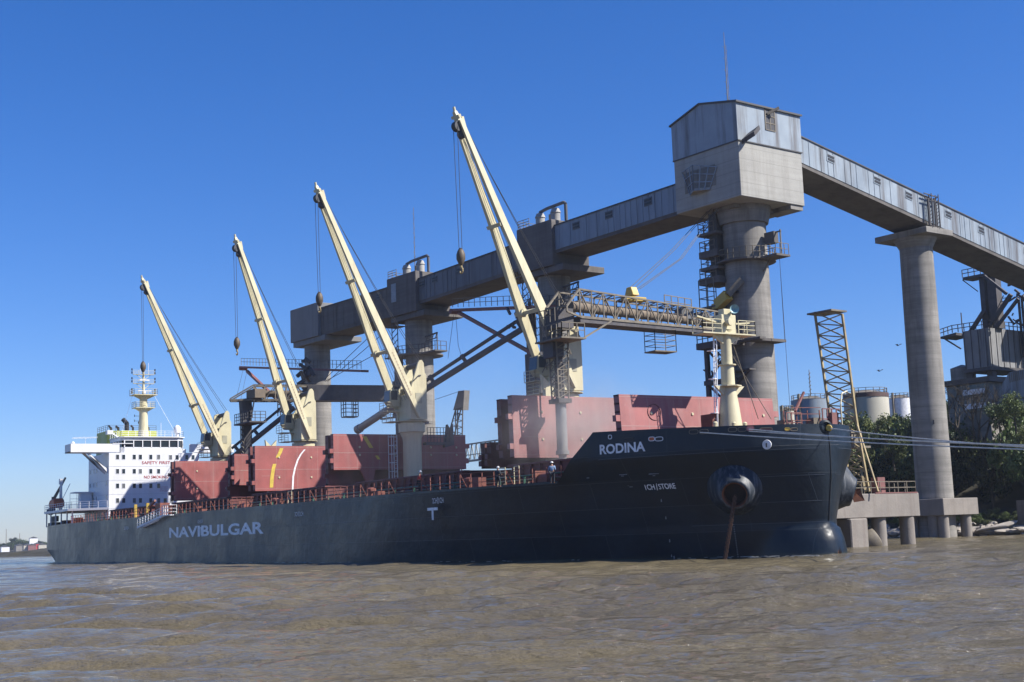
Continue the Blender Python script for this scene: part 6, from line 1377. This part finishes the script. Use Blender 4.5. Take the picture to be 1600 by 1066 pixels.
for k, (px, w_, h_, m, l) in enumerate(((7, 10, 5, M_letterw, 'long white house on the far bank, leftmost of the row'), (42, 8, 6, M_tankc, 'pale house under the round tree on the far bank'), (52, 3, 13, M_letterw, 'tall white block on the far bank'), (57, 9, 7, plain('bright_red_sheet', (.6, .05, .05), .5), 'bright red shed on the far bank'), (65, 9, 6, M_tankc, 'cream warehouse on the far bank beside the ship stern'), (30, 9, 6, M_conc, 'small grey house on the far bank'), (-30, 16, 9, M_letterw, 'white warehouse far left on the far bank'), (48, 14, 6, M_redsteel, 'dull red roofed shed on the far bank'))):
    p = shore_pt(px, 1505, 0); t = thing('house', l, 'house', (p.x, p.y, 0), YAW+.6, 'houses on the far bank'); mb = MB(); mb.box((p.x-w_/2, p.y-4, 0), (p.x+w_/2, p.y+4, h_)); mb.build('house_wall', m, t)
    mb = MB(); mb.prism([(p.x-w_/2-.3, p.y-4.3, h_), (p.x-w_/2-.3, p.y+4.3, h_), (p.x-w_/2-.3, p.y, h_+1.6)], (w_+.6, 0, 0)); mb.build('house_roof', M_roof, t)
for px, h_ in ((9.5, 24), (30.5, 19)):
    p = shore_pt(px, 1550, 0); t = thing('radio_mast', 'thin mast on the far bank, %s' % ('the left and taller one' if h_ > 20 else 'the right and shorter one'), 'radio mast', (p.x, p.y, 0)); MB().bar((p.x, p.y, 0), (p.x, p.y, h_), .8, .8, w2=.4, h2=.4).build('mast_pole', M_steel, t)
p = W(61, 863, z=0.2); by = thing('buoy', 'small white buoy floating off the ship stern', 'buoy', tuple(p)); MB().lathe((p.x, p.y, 0), [(.5, -.3), (.7, .1), (.6, .5), (.2, .7), (.15, 2.0), (.25, 2.4), (.05, 2.6)], 14).build('buoy_body', M_letterw, by, smooth=True)

# ---------------------------------------------------------------- water
m, nt, b = mat('river_water'); M_water = m
b.inputs['Base Color'].default_value = (.13, .10, .05, 1); b.inputs['Roughness'].default_value = .07; b.inputs['IOR'].default_value = 1.33
g = N(nt, 'ShaderNodeNewGeometry'); n0 = N(nt, 'ShaderNodeTexNoise', i_Scale=.035, i_Detail=4.); nt.links.new(g.outputs['Position'], n0.inputs['Vector'])
r = ramp(nt, n0.outputs[0], .35, .65, (.098, .082, .053, 1), (.15, .123, .070, 1))
n5 = N(nt, 'ShaderNodeTexNoise', i_Scale=1.6, i_Detail=7., i_Roughness=.75); mp = N(nt, 'ShaderNodeMapping'); mp.inputs['Scale'].default_value = (.42, 1.35, 1); vr = N(nt, 'ShaderNodeVectorRotate', rotation_type='Z_AXIS'); vr.inputs['Angle'].default_value = R(-59); nt.links.new(g.outputs['Position'], vr.inputs['Vector']); nt.links.new(vr.outputs[0], mp.inputs[0]); nt.links.new(mp.outputs[0], n5.inputs['Vector'])
foam_sparkle = ramp(nt, n5.outputs[0], .70, .73); nt.links.new(mixc(nt, foam_sparkle.outputs[0], r.outputs[0], (.55, .53, .5)), b.inputs['Base Color'])  # pale flecks in the colour: foam, and white sparkle painted in
bp = N(nt, 'ShaderNodeBump', i_Strength=1., i_Distance=.2); n6 = N(nt, 'ShaderNodeTexNoise', i_Scale=2.6, i_Detail=7., i_Roughness=.62); nt.links.new(mp.outputs[0], n6.inputs['Vector']); nt.links.new(n6.outputs[0], bp.inputs['Height'])
bp2 = N(nt, 'ShaderNodeBump', i_Strength=.7, i_Distance=.3); n7 = N(nt, 'ShaderNodeTexNoise', i_Scale=.5, i_Detail=6., i_Roughness=.65); nt.links.new(mp.outputs[0], n7.inputs['Vector']); nt.links.new(n7.outputs[0], bp2.inputs['Height']); nt.links.new(bp2.outputs[0], bp.inputs['Normal']); bp3 = N(nt, 'ShaderNodeBump', i_Strength=1., i_Distance=.055); n8 = N(nt, 'ShaderNodeTexNoise', i_Scale=9., i_Detail=4., i_Roughness=.6); nt.links.new(mp.outputs[0], n8.inputs['Vector']); nt.links.new(n8.outputs[0], bp3.inputs['Height']); nt.links.new(bp.outputs[0], bp3.inputs['Normal']); nt.links.new(bp3.outputs[0], b.inputs['Normal'])
nA, nR = 760, 900
az0 = math.atan2(FF.y, FF.x); az = az0+np.radians(np.linspace(34, -34, nA)); rr = 9*np.power(520/9, np.linspace(0, 1, nR))
A_, R_ = np.meshgrid(az, rr); X = CAM.x+R_*np.cos(A_); Yw = CAM.y+R_*np.sin(A_)
Z = np.zeros_like(X); rs = np.random.RandomState(4); dr = R_*(math.log(520/9)/nR)
for k in range(110):
    lam = .5*(8/.5)**rs.uniform(0, 1)**1.25; th = R(150)+rs.normal()*.36; amp = .0125*lam**.75*rs.uniform(.5, 1.2); kk = 2*math.pi/lam; ph = rs.uniform(0, 6.28)
    fade = np.clip((lam/(dr+R_*.0009*1.2)-2.2)/3, 0, 1); w = np.sin(kk*(X*math.cos(th)+Yw*math.sin(th))+ph+.6*np.sin(.11*X+.07*Yw+k))
    Z += amp*fade*(w+.25*np.cos(2*np.arcsin(np.clip(w, -1, 1))))
mod = .75+.35*np.sin(.06*X+1.1*np.sin(.05*Yw))*np.sin(.045*Yw+.8)
Z *= mod
Z *= np.clip((520-R_)/120, 0, 1)
Z = np.clip(Z, -.4, .4)
co = np.stack([X, Yw, Z], -1).reshape(-1, 3).astype('f')
me = bpy.data.meshes.new('water'); me.vertices.add(len(co)); me.vertices.foreach_set('co', co.ravel())
ii = (np.arange(nR-1)[:, None]*nA+np.arange(nA-1)[None, :]).ravel(); q = np.stack([ii, ii+1, ii+nA+1, ii+nA], -1).astype('i')
me.loops.add(q.size); me.loops.foreach_set('vertex_index', q.ravel()); me.polygons.add(len(q)); me.polygons.foreach_set('loop_start', np.arange(len(q), dtype='i')*4); me.polygons.foreach_set('use_smooth', np.ones(len(q), bool)); me.update(calc_edges=True)
me.materials.append(M_water); o = bpy.data.objects.new('water', me); C.objects.link(o); tag(o, 'choppy brown river water', 'water', kind='structure')
if me.polygons[0].normal.z < 0: me.flip_normals()
# the rest of the river, all round and out to the horizon
def wp(r_, t): return Vector((CAM.x+r_*math.cos(t), CAM.y+r_*math.sin(t), 0))
mb = MB(); far = 2600
s0, s1 = az0+R(34), az0-R(34)
mb.grid([[wp(519.5, lerp(s0, s1, k/60))-Vector((0, 0, .0)) for k in range(61)], [wp(far, lerp(s0, s1, k/60)) for k in range(61)]])
s2 = s1-R(292); mb.grid([[wp(.01, lerp(s1, s2, k/60)) for k in range(61)], [wp(60, lerp(s1, s2, k/60)) for k in range(61)], [wp(far, lerp(s1, s2, k/60)) for k in range(61)]]); mb.grid([[wp(.01, lerp(s0, s1, k/20))-Vector((0, 0, .1)) for k in range(21)], [wp(9.1, lerp(s0, s1, k/20))-Vector((0, 0, .1)) for k in range(21)]])
o = mb.build('river', M_water); tag(o, 'open river around the ship', 'water', kind='structure')

# foam flecks lapping along the waterline
rf = random.Random(21); mb = MB()
def fleck(x, y, L_, w_, z=.1):
    n = 9; pts = [Vector((x+math.cos(2*math.pi*k/n)*L_*rf.uniform(.5, 1), y+math.sin(2*math.pi*k/n)*w_*rf.uniform(.4, 1), z)) for k in range(n)]; mb.prism(pts, (0, 0, .02))
for k in range(170):
    x = rf.uniform(20, 184); y = -hull_y(x, .1)-rf.uniform(.05, .7)**1.0
    fleck(x, y, rf.uniform(.12, .6), rf.uniform(.03, .12), rf.uniform(.05, .16))
for k in range(60):
    x = rf.uniform(179, 187); fleck(x, -rf.uniform(-2, 5) if x > 184.8 else -hull_y(x, .1)-rf.uniform(.1, 1.2), rf.uniform(.15, .5), rf.uniform(.04, .14), rf.uniform(.05, .16))
o = mb.build('foam', weathered('foam_white', (.62, .6, .54), .7, .2, 3.)); tag(o, 'thin flecks of foam lapping along the hull at the waterline', 'foam', kind='stuff')

# ---------------------------------------------------------------- grain dust
def dust(name, c, rad, dens, label, seed, col=(.84, .80, .76)):
    bm = bmesh.new(); bmesh.ops.create_icosphere(bm, subdivisions=3, radius=1); me = bpy.data.meshes.new(name)
    for v in bm.verts: v.co = Vector((v.co.x*rad[0], v.co.y*rad[1], v.co.z*rad[2]))
    bm.to_mesh(me); bm.free(); o = bpy.data.objects.new(name, me); C.objects.link(o); o.location = c
    m = bpy.data.materials.new(name); m.use_nodes = True; nt = m.node_tree; nt.nodes.remove(nt.nodes['Principled BSDF']); v = nt.nodes.new('ShaderNodeVolumePrincipled'); nt.links.new(v.outputs[0], nt.nodes['Material Output'].inputs['Volume'])
    v.inputs['Color'].default_value = (*col, 1); v.inputs['Anisotropy'].default_value = .2
    tc = nt.nodes.new('ShaderNodeTexCoord'); mp = nt.nodes.new('ShaderNodeMapping'); mp.inputs['Location'].default_value = (seed, 0, 0); nz = N(nt, 'ShaderNodeTexNoise', i_Scale=.35, i_Detail=4.); nt.links.new(tc.outputs['Object'], mp.inputs[0]); nt.links.new(mp.outputs[0], nz.inputs['Vector'])
    sc_ = N(nt, 'ShaderNodeMapping'); sc_.inputs['Scale'].default_value = tuple(1/x for x in rad); nt.links.new(tc.outputs['Object'], sc_.inputs[0]); ln = N(nt, 'ShaderNodeVectorMath', operation='LENGTH'); nt.links.new(sc_.outputs[0], ln.inputs[0])
    fall = N(nt, 'ShaderNodeMapRange'); fall.inputs[1].default_value = 1; fall.inputs[2].default_value = .1; nt.links.new(ln.outputs['Value'], fall.inputs[0])
    rr_ = ramp(nt, nz.outputs[0], .38, .68); mu = N(nt, 'ShaderNodeMath', operation='MULTIPLY'); nt.links.new(fall.outputs[0], mu.inputs[0]); nt.links.new(rr_.outputs[0], mu.inputs[1]); m2 = N(nt, 'ShaderNodeMath', operation='MULTIPLY', i_1=dens); nt.links.new(mu.outputs[0], m2.inputs[0]); nt.links.new(m2.outputs[0], v.inputs['Density'])
    me.materials.append(m); tag(o, label, 'dust cloud', kind='stuff'); return o
dust('dust_cloud', (158.0, -4.5, 10.5), (10, 8.5, 7), .15, 'pale grain dust billowing out of the hold beside the spout pipe', 3)
dust('dust_cloud', (136, -4, 13.0), (34, 15, 13), .008, 'thin grain dust drifting over the rail amidships', 8)

HAZE = .00012
# ---------------------------------------------------------------- haze
me = bpy.data.meshes.new('haze'); bm = bmesh.new(); bmesh.ops.create_cube(bm, size=1)
for v in bm.verts: v.co = Vector((v.co.x*5400, v.co.y*5400, -3 if v.co.z < 0 else 64))
bm.to_mesh(me); bm.free(); o = bpy.data.objects.new('haze', me); C.objects.link(o); o.location = (CAM.x, CAM.y, 0)
m = bpy.data.materials.new('haze_air'); m.use_nodes = True; nt = m.node_tree; nt.nodes.remove(nt.nodes['Principled BSDF']); v = nt.nodes.new('ShaderNodeVolumePrincipled'); nt.links.new(v.outputs[0], nt.nodes['Material Output'].inputs['Volume'])
v.inputs['Color'].default_value = (.80, .88, 1, 1); v.inputs['Density'].default_value = HAZE; v.inputs['Anisotropy'].default_value = .3
me.materials.append(m); tag(o, 'thin blue river haze', 'haze', kind='stuff')
